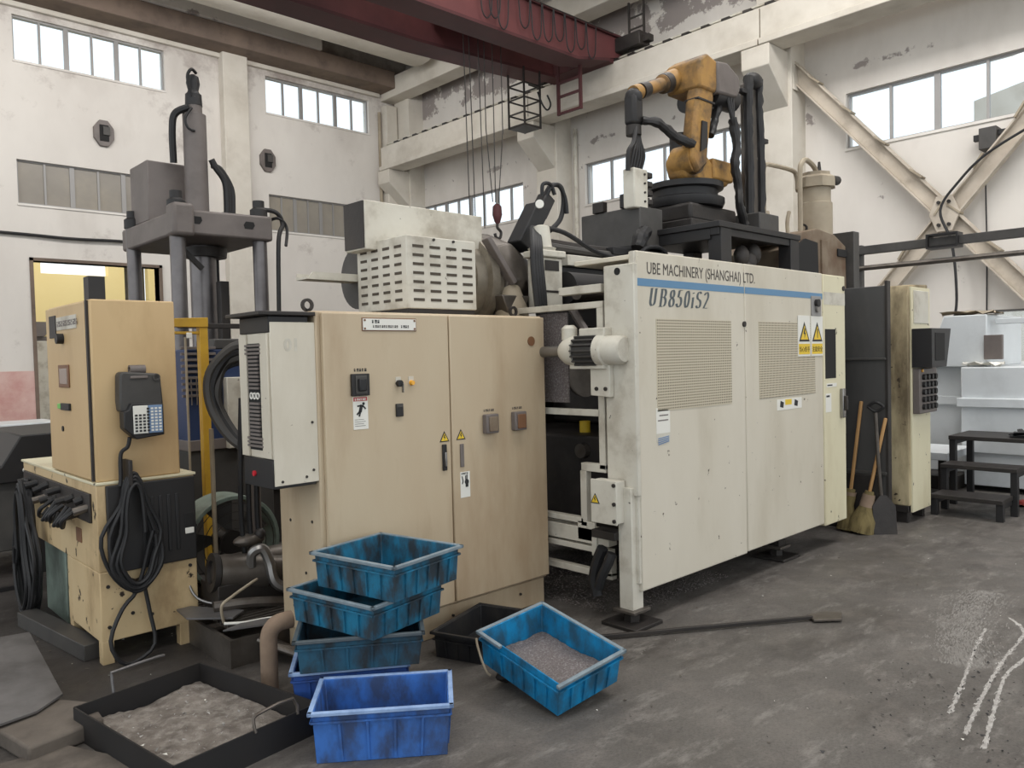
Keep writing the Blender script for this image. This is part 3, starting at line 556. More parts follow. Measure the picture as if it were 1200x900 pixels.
for x_ in (3.075,3.31):
    b_ = B('socket_box', m_grey, dr2, x_,x_+.1,3.46,3.5,1.15,1.265,.006, label='grey socket box on the right door'); B('socket_lid', m_clay if x_ > 3.2 else m_tank, b_, x_+.018,x_+.088,3.452,3.461,1.162,1.25,.004)
    marks(m_letter, ec, (x_+.012,3.499,1.28), .02, 6, '-y')
C('round_badge', m_clay, dr2, (3.5,3.5,1.7),(3.5,3.494,1.7),.03,n=20); 
for x_ in (2.06,3.55): M().ring((x_,3.7,1.9),(x_,3.715,1.9),.035,.02,16).build('lifting_eye', m_dark, ec); C('eye_shank', m_dark, ec, (2.06,3.7,1.86),(2.06,3.7,1.88),.014,n=8)
# left flank screws and the cooling unit hung on it
for y_,z_ in ((3.62,.78),(3.85,.76),(3.7,.5),(3.62,.35),(3.84,.3)): C('screw', m_dark, ec, (2.0,y_,z_),(1.996,y_,z_),.008,n=8)
cu = B('cooling_unit', m_pan, ec, 1.76,2.0,3.54,3.86,1.13,1.75,.006); 
M().box(1.76,2.0,3.535,3.54,1.0,1.8).build('side_cover', m_pan, cu, .003)
B('unit_hood', m_blk, cu, 1.757,1.97,3.545,3.862,1.75,1.83,.004); B('unit_roof', m_dark, cu, 1.7,2.0,3.52,3.9,1.832,1.852,.004); B('unit_foot', m_blk, cu, 1.757,1.99,3.545,3.862,.985,1.13,.004)
B('grille_backing', m_darkin, cu, 1.757,1.761,3.62,3.79,1.17,1.7,0)
B('grille_frame', m_pan, cu, 1.748,1.76,3.55,3.63,1.135,1.745,.003); B('grille_frame', m_pan, cu, 1.748,1.76,3.78,3.858,1.135,1.745,.003)
for k in range(27):
    z_ = 1.185+k*.0192; wd = .055 if 2 < k < 24 else .085
    if 12 <= k <= 14: continue
    M().box(1.746,1.757,3.705-wd,3.705+wd,z_,z_+.011).build('grille_slat', m_clay if False else m_grey, cu, smooth=False)
for k in range(3): M().ring((1.75,3.67+k*.035,1.44),(1.755,3.67+k*.035,1.44),.018,.011,12).build('grille_emblem', m_lab, cu)
C('indicator', m_redlamp, cu, (1.757,3.74,1.05),(1.748,3.74,1.05),.014,n=14)
text('unit_number', '01', m_wht, ec, (1.83,3.5345,1.66), .085, bold=.003)
for x_,z_ in ((1.97,1.3),(1.97,1.06),(1.93,1.03),(1.8,1.02)): C('screw', m_dark, cu, (x_,3.535,z_),(x_,3.531,z_),.007,n=8)

# ================================================================ die casting machine behind and to the right of it
dm = thing('die_casting_machine', 'long off-white die casting machine with blue stripe and large lettering', 'machine', (5.0,3.6,0))
PX0,PX1,PX2,PX3 = 3.68,4.885,6.075,6.475
pL = B('front_panel', m_pan, dm, PX0,PX1-.004,2.8,2.86,.2,2.205,.008); pR = B('front_panel', m_pan, dm, PX1+.004,PX2-.003,2.8,2.86,.21,2.205,.008)
pD = B('end_door', m_pan2, dm, PX2+.003,PX3,2.795,2.86,.19,2.2,.008, label='yellower cream end door')
for a,b_,par in ((PX0,PX1-.004,pL),(PX1+.004,PX2-.003,pR)): M().box(a+.002,b_-.002,2.7985,2.8,2.0,2.045).build('blue_stripe', m_blue, par, smooth=False)
M().box(PX2+.008,PX3-.006,2.7935,2.795,1.96,2.06).build('pale_repaint_band', m_wht, pD, smooth=False)
text('maker_lettering', 'UBE MACHINERY (SHANGHAI) LTD.', m_letter, dm, (3.775,2.799,2.075), .1, sx=.785, bold=0)
# italic model number drawn with a broad nib
def nib(strokes, x0, z0, s, m, parent, y):
    q = M(); sh = .25; nx, nz = .2, .04
    for st_ in strokes:
        for (a, c), (e, g) in zip(st_, st_[1:]):
            P = [(a-nx/2,c-nz/2),(a+nx/2,c+nz/2),(e+nx/2,g+nz/2),(e-nx/2,g-nz/2)]
            ar = abs(sum(P[i][0]*P[(i+1)%4][1]-P[(i+1)%4][0]*P[i][1] for i in range(4)))
            if ar < 3e-3: P = [(a-nx/2,c-.02),(a+nx/2,c+.02),(e+nx/2,g+.02),(e-nx/2,g-.02)]
            V = [(x0+(u+v*sh)*s, z0+v*s) for u, v in P]
            q.add([(u,y,v) for u,v in V]+[(u,y-.0012,v) for u,v in V], [(0,1,2,3),(7,6,5,4),(0,1,5,4),(1,2,6,5),(2,3,7,6),(3,0,4,7)])
    return q.build('model_lettering', m, parent, smooth=False)
def arc(cx, cz, rx, rz, t0, t1, n=14): return [(cx+rx*math.cos(R(t0+(t1-t0)*i/n)), cz+rz*math.sin(R(t0+(t1-t0)*i/n))) for i in range(n+1)]
ser = lambda x, z, w_=.11: [(x-w_, z), (x+w_, z)]
G = {'U': [[(.15,1),(.15,.3)]+arc(.36,.3,.21,.28,180,360)+[(.57,1)], ser(.15,1), ser(.57,1,.09)],
     'B': [[(.15,0),(.15,1)], ser(.1,0,.08), ser(.1,1,.08), [(.15,1),(.35,1)]+arc(.36,.77,.18,.23,90,-90)+[(.15,.54)], [(.36,.54)]+arc(.38,.27,.22,.27,90,-90)+[(.15,0)]],
     '8': [arc(.3,.75,.17,.24,0,360,20), arc(.3,.26,.21,.26,0,360,22)],
     '5': [[(.5,1),(.2,1),(.15,.6)], arc(.26,.31,.23,.3,115,-160,18)],
     '0': [arc(.3,.5,.2,.5,0,360,24)],
     'i': [[(.15,.62),(.15,0)], ser(.12,.62,.06), ser(.15,0,.08), [(.15,.86),(.15,.92)]],
     'S': [arc(.32,.76,.2,.24,30,265,14)+arc(.32,.26,.22,.26,85,-155,14)],
     '2': [arc(.28,.74,.2,.26,165,-35,14)+[(.1,.02),(.52,.02)]]}
cx_ = 3.785
for ch, adv in (('U',.82),('B',.74),('8',.63),('5',.63),('0',.63),('i',.38),('S',.68),('2',.6)):
    nib(G[ch], cx_, 1.885, .105, m_slate, dm, 2.7995); cx_ += adv*.128
for a,b_,c_,d_ in ((3.86,4.7,1.255,1.81),(5.07,5.93,1.265,1.81)): M().box(a,b_,2.797,2.801,c_,d_).build('perforated_grille', m_perf, dm, smooth=False)
sw = B('key_switch_plate', m_frame, pR, 5.87,6.03,2.79,2.8,1.865,2.02,.003); C('selector', m_blk, sw, (5.94,2.79,1.965),(5.94,2.765,1.965),.03); C('selector_collar', m_steel, sw, (5.95,2.79,1.925),(5.95,2.77,1.925),.032)
for i_,(x0_,words,mk) in enumerate(((5.645,'当心伤手','bolt'),(5.86,'注意安全','bang'))):
    sg = M().box(x0_,x0_+.2,2.793,2.797,1.555,1.865).build('warning_plate', m_lab, pR, .001)
    tri_sign(dm, x0_+.1,2.793,1.74,.085, mark=mk)
    M().box(x0_+.01,x0_+.19,2.792,2.793,1.57,1.65).build('caption_band', m_swy, pR, smooth=False)
    text('caption', words, m_ink, dm, (x0_+.1,2.7915,1.592), .045, align='CENTER')
M().box(6.1,6.29,2.792,2.796,1.37,1.765).build('door_window', m_darkin, pD, .002)
M().box(3.845,3.985,2.798,2.8,1.12,1.275).build('worn_instruction_sticker', m_lab, pL); M().box(3.845,3.985,2.7985,2.8,1.07,1.12).build('sticker_lower_half', m_wht, pL)
for k in range(3): M().box(3.86+.015*(k%2),3.965,2.797,2.798,1.255-k*.03,1.262-k*.03).build('print_line', m_grey, pL, smooth=False)
for k in range(4): M().bar((3.86,2.797,1.09-k*.012),(3.97,2.797,1.098-k*.01),.002,.006).build('pen_scrawl', m_blueink, pL, smooth=False)
M().box(5.32,5.7,2.798,2.8,1.165,1.245).build('pictogram_sticker', m_lab, pR); 
for k,(a,b_) in enumerate(((5.36,5.41),(5.58,5.63))): M().prism([(a,1.19),(b_,1.18),(b_+.01,1.22),(a+.01,1.235)],'y',2.7972,2.798).build('pictogram', m_ink, pR, smooth=False)
M().box(5.44,5.54,2.7972,2.798,1.2,1.24).build('yellow_mark', m_swy, pR, smooth=False)
M().box(6.1,6.2,2.793,2.795,1.1,1.25).build('torn_sticker', m_lab, pD); M().box(6.11,6.17,2.7925,2.793,1.22,1.235).build('print_line', m_ink, pD); M().box(6.12,6.3,2.793,2.795,1.3,1.33).build('label_strip', m_lab, pD); M().box(6.13,6.22,2.7925,2.793,1.31,1.32).build('print_line', m_ink, pD)
lt = B('door_latch', m_steel, pD, 6.36,6.41,2.765,2.795,1.04,1.28,.006); B('latch_grip', m_dark, lt, 6.37,6.4,2.74,2.766,1.1,1.22,.006)
C('screw', m_dark, pL, (4.87,2.8,1.79),(4.87,2.79,1.79),.02,n=10); C('screw', m_dark, pD, (6.44,2.795,2.1),(6.44,2.785,2.1),.02,n=8)
for z_ in (2.02,.9): B('hinge', m_dark, pD, 6.46,6.49,2.8,2.84,z_,z_+.07,.003)
B('panel_top_return', m_pan, dm, 3.7,6.46,2.86,3.3,2.16,2.19,.006); B('panel_bottom_rail', m_dark, dm, 3.7,6.46,2.87,2.97,.22,.32)
# legs
def leg(x_, y_, z1, m_):
    l_ = B('leg', m_, dm, x_-.05,x_+.05,y_-.05,y_+.05,.07,z1,.004); B('foot_plate', m_dark, l_, x_-.13,x_+.13,y_-.13,y_+.13,.0,.022,.004); C('levelling_nut', m_dark, l_, (x_,y_,.02),(x_,y_,.08),.05,n=6); B('leg_flange', m_dsteel, l_, x_-.08,x_+.08,y_-.08,y_+.08,.08,.1)
leg(3.665,2.87,.82,m_wht); leg(5.62,2.98,.25,m_dark); leg(3.8,4.6,.4,m_dark); leg(6.3,4.6,.4,m_dark)
# end post, end guard frame (in the plane x = 3.7)
po = B('end_post', m_wht, dm, 3.64,3.677,2.79,3.015,.77,2.13,.006); C('post_hole', m_darkin, dm, (3.637,2.91,2.09),(3.645,2.91,2.09),.022)
B('post_cheek', m_wht, dm, 3.655,3.677,2.8,2.83,.25,2.2,.003)
def eb(y0,y1,z0,z1,d=.05,m_=m_wht): return B('guard_bar', m_, dm, 3.68,3.68+d,y0,y1,z0,z1,.003)
eb(3.07,3.42,1.985,2.035,.07); eb(3.06,3.85,1.89,1.93); eb(3.06,3.11,1.63,1.89); eb(3.1,3.85,1.225,1.265); eb(3.06,3.11,.9,1.48); eb(3.06,3.26,.88,.93); eb(3.22,3.27,.53,.88)
eb(3.25,3.85,.545,.58); eb(3.05,3.85,.425,.52,.08); eb(3.04,3.85,.375,.41); eb(3.03,3.09,.245,.375); eb(3.03,3.85,.225,.265); eb(3.16,3.3,.44,.56,.02); B('hook_bracket', m_wht, dm, 3.66,3.68,3.13,3.17,.36,.48)
M().prism([(3.06,1.48),(3.11,1.5),(3.0,1.7),(2.95,1.68)],'x',3.66,3.7).build('guard_web', m_wht, dm)
M().prism([(2.95,1.35),(3.1,1.36),(3.1,1.52),(3.06,1.56),(2.95,1.56)],'x',3.6,3.64).build('motor_bracket', m_wht, dm, .004)
for y_ in (2.98,3.05): C('bolt', m_dark, dm, (3.6,y_,1.4),(3.59,y_,1.4),.012,n=8)
M().box(3.735,3.745,3.4,3.66,1.3,1.88).build('mesh_screen', m_shav, dm)
# gear motor
gm = M().lathe((3.57,3.4,1.63),(0,-1,0),[(0,.03),(.02,.06),(.06,.085),(.12,.095),(.15,.095)],22).build('gear_motor', m_wht, dm, label='cream gear motor on the end post')
M().lathe((3.57,3.25,1.63),(0,-1,0),[(0,.08),(.17,.08)],22).build('motor_core', m_dgrey, gm)
for k in range(18):
    t = 2*math.pi*k/18; a = Vector((math.cos(t),0,math.sin(t)))
    M().bar(Vector((3.57,3.25,1.63))+a*.088, Vector((3.57,3.08,1.63))+a*.088, .008,.03,a).build('cooling_fin', m_dgrey, gm, smooth=False)
M().lathe((3.57,3.08,1.63),(0,-1,0),[(0,.098),(.05,.098),(.06,.088),(.16,.085),(.18,.07),(.185,.02)],22).build('fan_cowl', m_wht, gm)
B('terminal_box', m_wht, gm, 3.53,3.62,3.02,3.22,1.71,1.765,.008); M().lathe((3.57,3.33,1.7),(0,0,1),[(0,.05),(.07,.05),(.09,.03)],14).build('cap', m_wht, gm)
C('drive_shaft', m_steel, gm, (3.57,3.6,1.63),(3.57,3.39,1.63),.035); B('motor_foot', m_wht, gm, 3.53,3.63,3.03,3.3,1.52,1.545)
gm.location += Vector((.04,-.06,0))
# junction box with warning triangle
jb = B('junction_box', m_wht, dm, 3.55,3.63,2.875,3.06,.61,.86,.004); B('box_lid', m_wht, dm, 3.54,3.552,2.87,3.065,.605,.865,.003); tri_sign(dm, 3.54,3.03,.75,.035, face='-x')
for y_,z_ in ((2.885,.84),(2.885,.73),(2.885,.63)): C('lid_screw', m_dark, dm, (3.54,y_,z_),(3.53,y_,z_),.012,n=8)
B('box_tray', m_dark, dm, 3.58,3.68,2.92,3.1,.5,.55); T('rubber_boot', m_rub, dm, [(3.6,2.96,.42),(3.59,2.98,.36),(3.58,3.02,.28),(3.58,3.05,.2)], .03); T('rubber_boot', m_rub, dm, [(3.6,3.03,.44),(3.6,3.07,.36),(3.6,3.1,.25),(3.6,3.08,.14)], .035)
# dark bed, platens, tie bars seen through the guard
B('machine_bed', m_dark, dm, 4.05,6.4,3.25,4.75,.35,1.05,.02); B('bed_skirt', m_dark, dm, 3.9,6.4,4.5,4.8,.1,1.9,.02)
B('moving_platen', m_dark, dm, 4.75,5.15,3.15,4.7,1.05,2.05,.03); B('stationary_platen', m_dark, dm, 5.5,6.97,3.2,4.7,1.05,2.1,.03)
C('ejector_drum', m_dsteel, dm, (4.3,3.75,1.5),(4.75,3.75,1.5),.28,n=28); M().ring((4.28,3.75,1.5),(4.36,3.75,1.5),.32,.2,28).build('drum_flange', m_dark, dm)
C('grease_pot', m_swy, dm, (4.25,3.72,1.05),(4.25,3.72,1.13),.04,n=14); T('white_hose', m_lab, dm, [(4.25,3.72,1.05),(4.24,3.7,.98),(4.24,3.5,1.0),(4.22,3.3,1.02)], .009)
T('grey_hose', m_grey, dm, [(4.1,3.7,1.95),(4.1,3.55,1.75),(4.1,3.42,1.6)], .03)
for y_,z_ in ((3.55,2.03),(4.45,2.03),(3.55,.95),(4.45,.95)):
    C('tie_bar', m_dsteel, dm, (4.0,y_,z_),(6.2,y_,z_),.05,n=20)
C('nut_cylinder', m_blk, dm, (4.1,3.75,2.08),(4.62,3.75,2.08),.115,n=28); C('nut_cylinder', m_blk, dm, (4.75,3.75,2.08),(5.0,3.75,2.08),.1,n=28); M().ring((4.62,3.75,2.08),(4.74,3.75,2.08),.15,.06,28).build('tie_bar_flange', m_dsteel, dm)
B('link_housing', m_wht, dm, 3.84,4.05,3.72,3.86,1.93,2.28,.012); B('housing_cap', m_wht, dm, 3.82,4.07,3.7,3.88,2.28,2.33,.01); B('housing_recess', m_dark, dm, 3.87,4.01,3.715,3.72,2.19,2.26); B('housing_slot', m_dark, dm, 3.87,4.03,3.715,3.722,2.04,2.055)
M().lathe((3.93,3.8,2.33),(0,0,1),[(0,.09),(.02,.1),(.03,.07),(.17,.055),(.18,.03)],18).build('filler_neck', m_wht, dm)
B('top_beam', m_wht, dm, 4.25,5.35,3.85,3.95,2.26,2.34,.006); B('shade_gap_block', m_blk, dm, 4.2,5.3,3.9,4.5,2.14,2.26,.01)  # black block stands in for the shade in the gap under the beam
for k,(z_,y_) in enumerate(((2.42,4.0),(2.46,4.05),(2.44,4.12))): T('pipe_bundle', m_dark if k else m_dgrey, dm, [(3.95,y_,z_),(4.6,y_,z_-.02),(5.35,y_,z_-.03),(5.7,y_,z_-.1)], .032)
T('control_hose', m_rub, dm, [(4.0,3.9,2.52),(4.25,3.88,2.5),(4.6,3.86,2.38),(5.0,3.86,2.36),(5.2,3.85,2.46),(5.4,3.85,2.47),(5.45,3.85,2.4),(5.1,3.85,2.36)], .018)
# clamp cylinder and its slotted guard above the cabinet
cc = M().lathe((2.8,4.2,2.13),(1,0,0),[(0,.2),(.02,.26),(.62,.26),(.63,.29),(.72,.29),(.73,.33),(.8,.33),(.81,.3),(.9,.3)],36).build('clamp_cylinder', m_warm, dm)
M().lathe((3.66,4.2,2.13),(1,0,0),[(0,.33),(.06,.36),(.12,.36),(.36,.24),(.4,.2)],8).build('cylinder_yoke', m_dsteel, dm, .01)
B('yoke_block', m_dsteel, dm, 3.64,3.8,3.98,4.3,1.6,1.95,.03); M().lathe((3.72,3.9,1.88),(0,0,1),[(0,.12),(.06,.11),(.2,.06),(.22,.04)],18).build('yoke_foot', m_pipe, dm); M().bar((3.5,3.9,2.4),(3.7,3.86,2.1),.04,.07,(0,1,0)).build('yoke_strut', m_grey, dm, .006); M().prism([(3.56,2.02),(3.82,2.02),(3.76,1.9),(3.62,1.9)],'y',3.82,3.95).build('yoke_bracket', m_dsteel, dm, .008)
C('end_disc', m_dgrey, dm, (2.74,4.28,2.13),(2.8,4.28,2.13),.2,n=32)
q = M().box(2.36,2.75,4.24,4.36,2.1,2.112); q.box(2.36,2.75,4.36,4.37,2.1,2.14); q.prism([(2.36,2.1),(2.75,2.1),(2.75,2.145),(2.4,2.145)],'y',4.235,4.245); q.build('drip_channel', m_wht, dm)
gb = B('slotted_guard', m_wht, dm, 2.7,3.23,3.7,4.22,1.9,2.325,.006, label='cream slotted guard box')
B('guard_lip', m_dark, dm, 2.71,3.22,3.71,4.2,1.872,1.902)
for r_ in range(7):
    z_ = 1.945+r_*.052
    for c_ in range(4):
        x_ = 2.745+c_*.125; M().box(x_,x_+.078,3.697,3.7,z_,z_+.016).build('vent_slot', m_slot, gb, smooth=False)
        y_ = 3.75+c_*.12; M().box(2.697,2.7,y_,y_+.068,z_,z_+.016).build('vent_slot', m_slot, gb, smooth=False)
for x_ in (2.9,3.05): C('screw', m_dark, gb, (x_,3.7,2.31),(x_,3.69,2.31),.008,n=8)
M().prism([(2.62,2.27),(3.55,2.27),(3.56,2.56),(2.62,2.565)],'y',4.0,4.22).build('guard_upper_box', m_wht, dm, .006); M().box(2.612,2.622,4.005,4.215,2.28,2.56).build('box_end_plate', m_dark, dm)
# black servo valve with hose loops
vb = M().bar((3.9,4.0,2.38),(4.1,4.0,2.68),.14,.13).build('servo_valve', m_rub, dm, .01); M().bar((4.1,4.0,2.62),(4.2,4.0,2.77),.1,.1).build('valve_head', m_blk, dm, .01); C('steel_cap', m_lab, dm, (4.02,3.9,2.68),(4.0,3.88,2.68),.03)
T('hose_loop', m_rub, dm, [(4.16,4.0,2.74),(4.22,3.98,2.85),(4.33,3.98,2.86),(4.36,3.98,2.76),(4.32,3.98,2.62),(4.2,3.98,2.52)], .018); T('hose_loop', m_rub, dm, [(4.14,3.98,2.7),(4.18,3.95,2.82),(4.27,3.95,2.86),(4.34,3.95,2.78),(4.36,3.95,2.66)], .016); T('hose_loop', m_rub, dm, [(4.1,3.95,2.76),(4.1,3.94,2.84),(4.18,3.94,2.85),(4.22,3.94,2.78)], .014)
for k in range(4): T('hanging_hose', m_rub, dm, [(3.9+k*.02,3.86,2.5),(3.76+k*.022,3.72,2.36),(3.72+k*.025,3.68,2.2),(3.72+k*.025,3.66,2.0),(3.74+k*.02,3.66,1.88)], .02)
T('hanging_hose', m_dsteel, dm, [(3.9,3.86,2.2),(3.95,3.8,2.1),(4.05,3.78,2.05)], .03)

# ================================================================ robot platform, robot, mast
rp_ = thing('robot_platform', 'black steel table on legs behind the panel carrying the robot arm', 'platform', (6.2,3.85,0))
B('deck', m_blk, rp_, 5.56,6.95,3.4,4.6,2.61,2.66,.006); B('edge_beam', m_blk, rp_, 5.58,6.93,3.42,3.5,2.55,2.61); B('edge_beam', m_blk, rp_, 5.58,5.66,3.5,4.58,2.52,2.61)
for x_,y_ in ((5.68,3.47),(6.85,3.47),(5.68,4.5),(6.85,4.5)): B('leg', m_blk, rp_, x_-.08,x_+.08,y_-.06,y_+.06,2.1,2.61,.004)
B('cross_beam', m_blk, rp_, 5.3,5.62,4.0,4.4,2.3,2.52)
for k,(x_,z_) in enumerate(((6.1,2.42),(6.22,2.38),(6.16,2.3),(6.3,2.45))): M().sphere((x_,3.52,z_),.08,12,(1,.8,1.2)).build('hose_bunch', m_dark, rp_)
B('deck_shelf', m_blk, rp_, 4.9,5.6,3.95,4.4,2.4,2.46,.004)
ra = thing('industrial_robot', 'worn yellow six-axis robot arm standing on the black table', 'robot', (6.2,3.95,2.66))
B('base_plate', m_dark, ra, 5.78,6.75,3.6,4.32,2.66,2.76,.01); B('base_body', m_dark, ra, 5.86,6.62,3.66,4.26,2.76,2.92,.03)
M().lathe((6.2,3.95,2.92),(0,0,1),[(0,.34),(.04,.36),(.08,.36),(.1,.3),(.16,.3),(.17,.35),(.22,.35),(.23,.3)],32).build('base_ring', m_blk, ra)
tb = M().prism([(5.9,3.14),(6.58,3.14),(6.6,3.2),(6.6,3.3),(6.3,3.34),(6.14,3.44),(5.9,3.38),(5.84,3.28)],'y',3.72,3.92).build('turret', m_yel, ra, .03)
C('joint_hub', m_yel, tb, (5.96,3.66,3.3),(5.96,3.86,3.3),.13,n=28); C('joint_cover', m_dark, tb, (5.96,3.64,3.3),(5.96,3.67,3.3),.09,n=24); B('counter_box', m_yel, tb, 6.3,6.64,3.7,4.0,3.18,3.37,.02)
C('turret_motor', m_blk, tb, (6.15,3.95,3.42),(6.15,3.95,3.6),.1,n=20)
la = M().prism([(5.84,3.28),(5.94,3.16),(6.08,3.26),(6.1,3.42),(6.2,3.86),(6.18,4.0),(5.98,4.0),(5.94,3.86),(5.88,3.55)],'y',3.62,3.75).build('lower_arm', m_yel, ra, .03)
M().prism([(5.95,3.35),(6.05,3.4),(6.06,3.62),(5.98,3.62)],'y',3.605,3.62).build('arm_recess', m_blk, la); B('arm_band', m_dark, la, 5.93,6.2,3.612,3.76,3.8,3.82)
el = M().prism([(5.94,3.9),(6.2,3.9),(6.26,4.05),(6.24,4.18),(6.06,4.22),(5.93,4.14)],'y',3.6,3.95).build('elbow_housing', m_yel, ra, .025)
M().prism([(6.2,3.9),(6.52,3.92),(6.58,4.0),(6.56,4.12),(6.36,4.2),(6.2,4.18)],'y',3.58,3.95).build('elbow_motor_case', m_grey, el, .02)
for y_ in (3.7,3.95): C('wrist_motor', m_blk, el, (6.25,y_,3.92),(6.62,y_,3.93),.1,n=18)
C('motor_cap', m_dark, el, (6.56,3.8,4.05),(6.64,3.8,4.05),.07,n=14)
fa = M().lathe((5.98,3.88,4.04),Vector((-.84,0,-.34)),[(0,.1),(.1,.095),(.14,.08),(.22,.08),(.23,.06),(.56,.05),(.58,.065),(.66,.065)],24).build('forearm', m_yel, ra)
M().lathe((5.9,3.88,4.008),Vector((-.84,0,-.34)),[(0,.088),(.12,.084)],24).build('forearm_collar', m_dark, fa)
M().lathe((5.56,3.88,3.87),Vector((-.84,0,-.34)),[(0,.062),(.1,.066)],20).build('forearm_collar', m_dark, fa)
wr = M().sphere((5.37,3.88,3.76),.075,16,(1,1,1.05)).build('wrist', m_blk, ra); B('wrist_block', m_blk, wr, 5.3,5.43,3.82,3.94,3.52,3.78,.03); C('wrist_flange', m_dark, wr, (5.36,3.88,3.52),(5.36,3.88,3.44),.065,n=18)
for k in range(5): T('gripper_hose', m_blk, ra, [(5.32+k*.02,3.86,3.47),(5.33+.016*k,3.84,3.38),(5.28+.036*k,3.83,3.27),(5.26+.034*k,3.85,3.14)], .017)
T('gripper_hose', m_blk, ra, [(5.34,3.84,3.5),(5.28,3.82,3.36),(5.21,3.82,3.27),(5.22,3.84,3.12)], .02)
gp = B('gripper_block', m_wht, ra, 5.25,5.44,3.8,3.92,2.82,3.15,.012)
for k in range(4): B('gripper_jaw', m_dark, gp, 5.44,5.51,3.8,3.9,2.86+k*.075,2.91+k*.075,.01)
for k in range(4): C('bolt', m_dark, gp, (5.39,3.8,2.88+k*.075),(5.39,3.79,2.88+k*.075),.01,n=8)
YS = 0
def lumpy(name, pts, r, par, m=m_blk):
    o = T(name, m, par, pts, r, 10, 8)
    tx = bpy.data.textures.get('lump') or bpy.data.textures.new('lump', 'CLOUDS'); tx.noise_scale = .06
    d = o.modifiers.new('lump', 'DISPLACE'); d.texture = tx; d.strength = r*.9; d.texture_coords = 'GLOBAL'; return o
lumpy('dress_hose', [(5.4,3.82,3.56),(5.52,3.74,3.54),(5.68,3.68,3.44),(5.88,3.64,3.4)], .038, ra)
lumpy('dress_hose', [(6.4,3.7,3.92),(6.34,3.68,3.8),(6.28,3.68,3.66),(6.22,3.68,3.55)], .036, ra)
for k in range(3): T('dress_cable', m_blk, ra, [(6.4+k*.05,3.62,3.96),(6.42+k*.03,3.6,3.8),(6.47,3.6,3.68)], .016)
lumpy('dress_hose', [(6.46,3.6,3.72),(6.5,3.58,3.5),(6.46,3.58,3.3),(6.52,3.58,3.1),(6.5,3.56,2.95),(6.62,3.58,2.78)], .04, ra)
ra.location.y += .2
ms = thing('spray_mast', 'tall black hose-wrapped upright rail beside the robot arm', 'mast', (6.92,3.85,2.66))
B('mast_core', m_dsteel, ms, 6.86,7.0,3.85,3.95,2.66,4.16,.01); lumpy('hose_wrap', [(6.82,3.84,2.8),(6.82,3.84,3.4),(6.81,3.84,3.9),(6.83,3.84,4.2)], .045, ms); lumpy('hose_wrap', [(7.04,3.84,2.8),(7.05,3.84,3.4),(7.02,3.84,3.9),(7.02,3.84,4.2)], .04, ms)
M().sphere((6.93,3.85,4.18),.13,14,(1,.6,.6)).build('mast_head', m_blk, ms); B('mast_lug', m_blk, ms, 6.68,6.82,3.82,3.88,4.02,4.06); B('mast_lug', m_blk, ms, 7.05,7.16,3.82,3.88,3.62,3.66); B('mast_foot', m_dgrey, ms, 6.75,7.12,3.7,4.0,2.66,2.9,.01)
bt = thing('spray_box', 'dull grey steel box beside the robot below its gripper', 'box', (5.4,4.15,2.46))
B('box_body', m_dgrey, bt, 5.32,5.64,3.9,4.55,2.46,2.84,.01); B('bracket', m_dark, bt, 5.3,5.36,4.28,4.4,2.84,2.93); B('valve_block', m_blk, bt, 5.3,5.5,3.95,4.1,2.84,2.96,.01); B('bracket', m_dark, bt, 5.4,5.6,4.0,4.1,2.84,2.95)
lumpy('hose_end', [(5.15,3.8,2.46),(5.2,3.8,2.56),(5.28,3.82,2.6)], .06, bt)
B('stand', m_blk, bt, 5.52,5.64,4.0,4.5,2.1,2.46)

bt.location.y += .1

# ================================================================ furnace, splash screen, console
fu = thing('holding_furnace', 'rusty grey arched furnace housing with upright cylinder and bent pipes', 'furnace', (7.8,3.8,0))
M().prism([(7.0,1.2),(7.0,2.56),(7.3,2.74),(7.75,2.83),(8.15,2.8),(8.42,2.7),(8.45,1.2)],'y',3.62,4.4).build('housing', m_tank, fu, .01)
B('side_wing', m_dgrey, fu, 8.46,8.6,3.55,4.4,1.2,2.86,.006); M().prism([(7.2,2.2),(7.2,2.58),(7.45,2.7),(7.72,2.68),(7.74,2.2)],'y',3.6,3.63).build('charging_mouth', m_darkin, fu)
B('maker_plate', m_darkin, fu, 8.2,8.42,3.605,3.62,2.58,2.66); B('rust_strip', m_tank, fu, 7.82,7.95,3.6,3.62,1.6,2.72); B('lower_body', m_dark, fu, 7.1,8.5,3.6,4.5,0,1.2,.01)
for x_ in (7.7,8.15): M().ring((x_,3.75,2.84),(x_+.02,3.75,2.84),.05,.03,14).build('lifting_eye', m_dark, fu)
hc = M().lathe((8.1,3.8,2.74),(0,0,1),[(0,.17),(.4,.17),(.41,.155),(.6,.155)],28).build('hydraulic_cylinder', m_pipe, fu); M().lathe((8.1,3.8,3.3),(0,0,1),[(0,.21),(.1,.21),(.13,.16),(.16,.16)],8).build('cylinder_head', m_pipe, hc)
C('port', m_dark, hc, (8.26,3.7,3.4),(8.4,3.7,3.41),.05,n=12); M().lathe((8.2,3.8,3.44),(0,0,1),[(0,.03),(.16,.012)],10).build('spike', m_dark, hc)
T('bent_pipe', m_pipe, fu, [(7.2,3.9,2.9),(7.2,3.9,3.36),(7.24,3.9,3.44),(7.34,3.9,3.46),(7.78,3.9,3.47),(7.88,3.9,3.43),(7.92,3.9,3.3)], .023, sub=4)
T('bent_pipe', m_pipe, fu, [(7.66,3.75,2.8),(7.66,3.75,3.38),(7.7,3.75,3.5),(7.8,3.75,3.55),(7.98,3.75,3.5),(8.05,3.75,3.4),(8.05,3.75,3.3)], .026, sub=4)
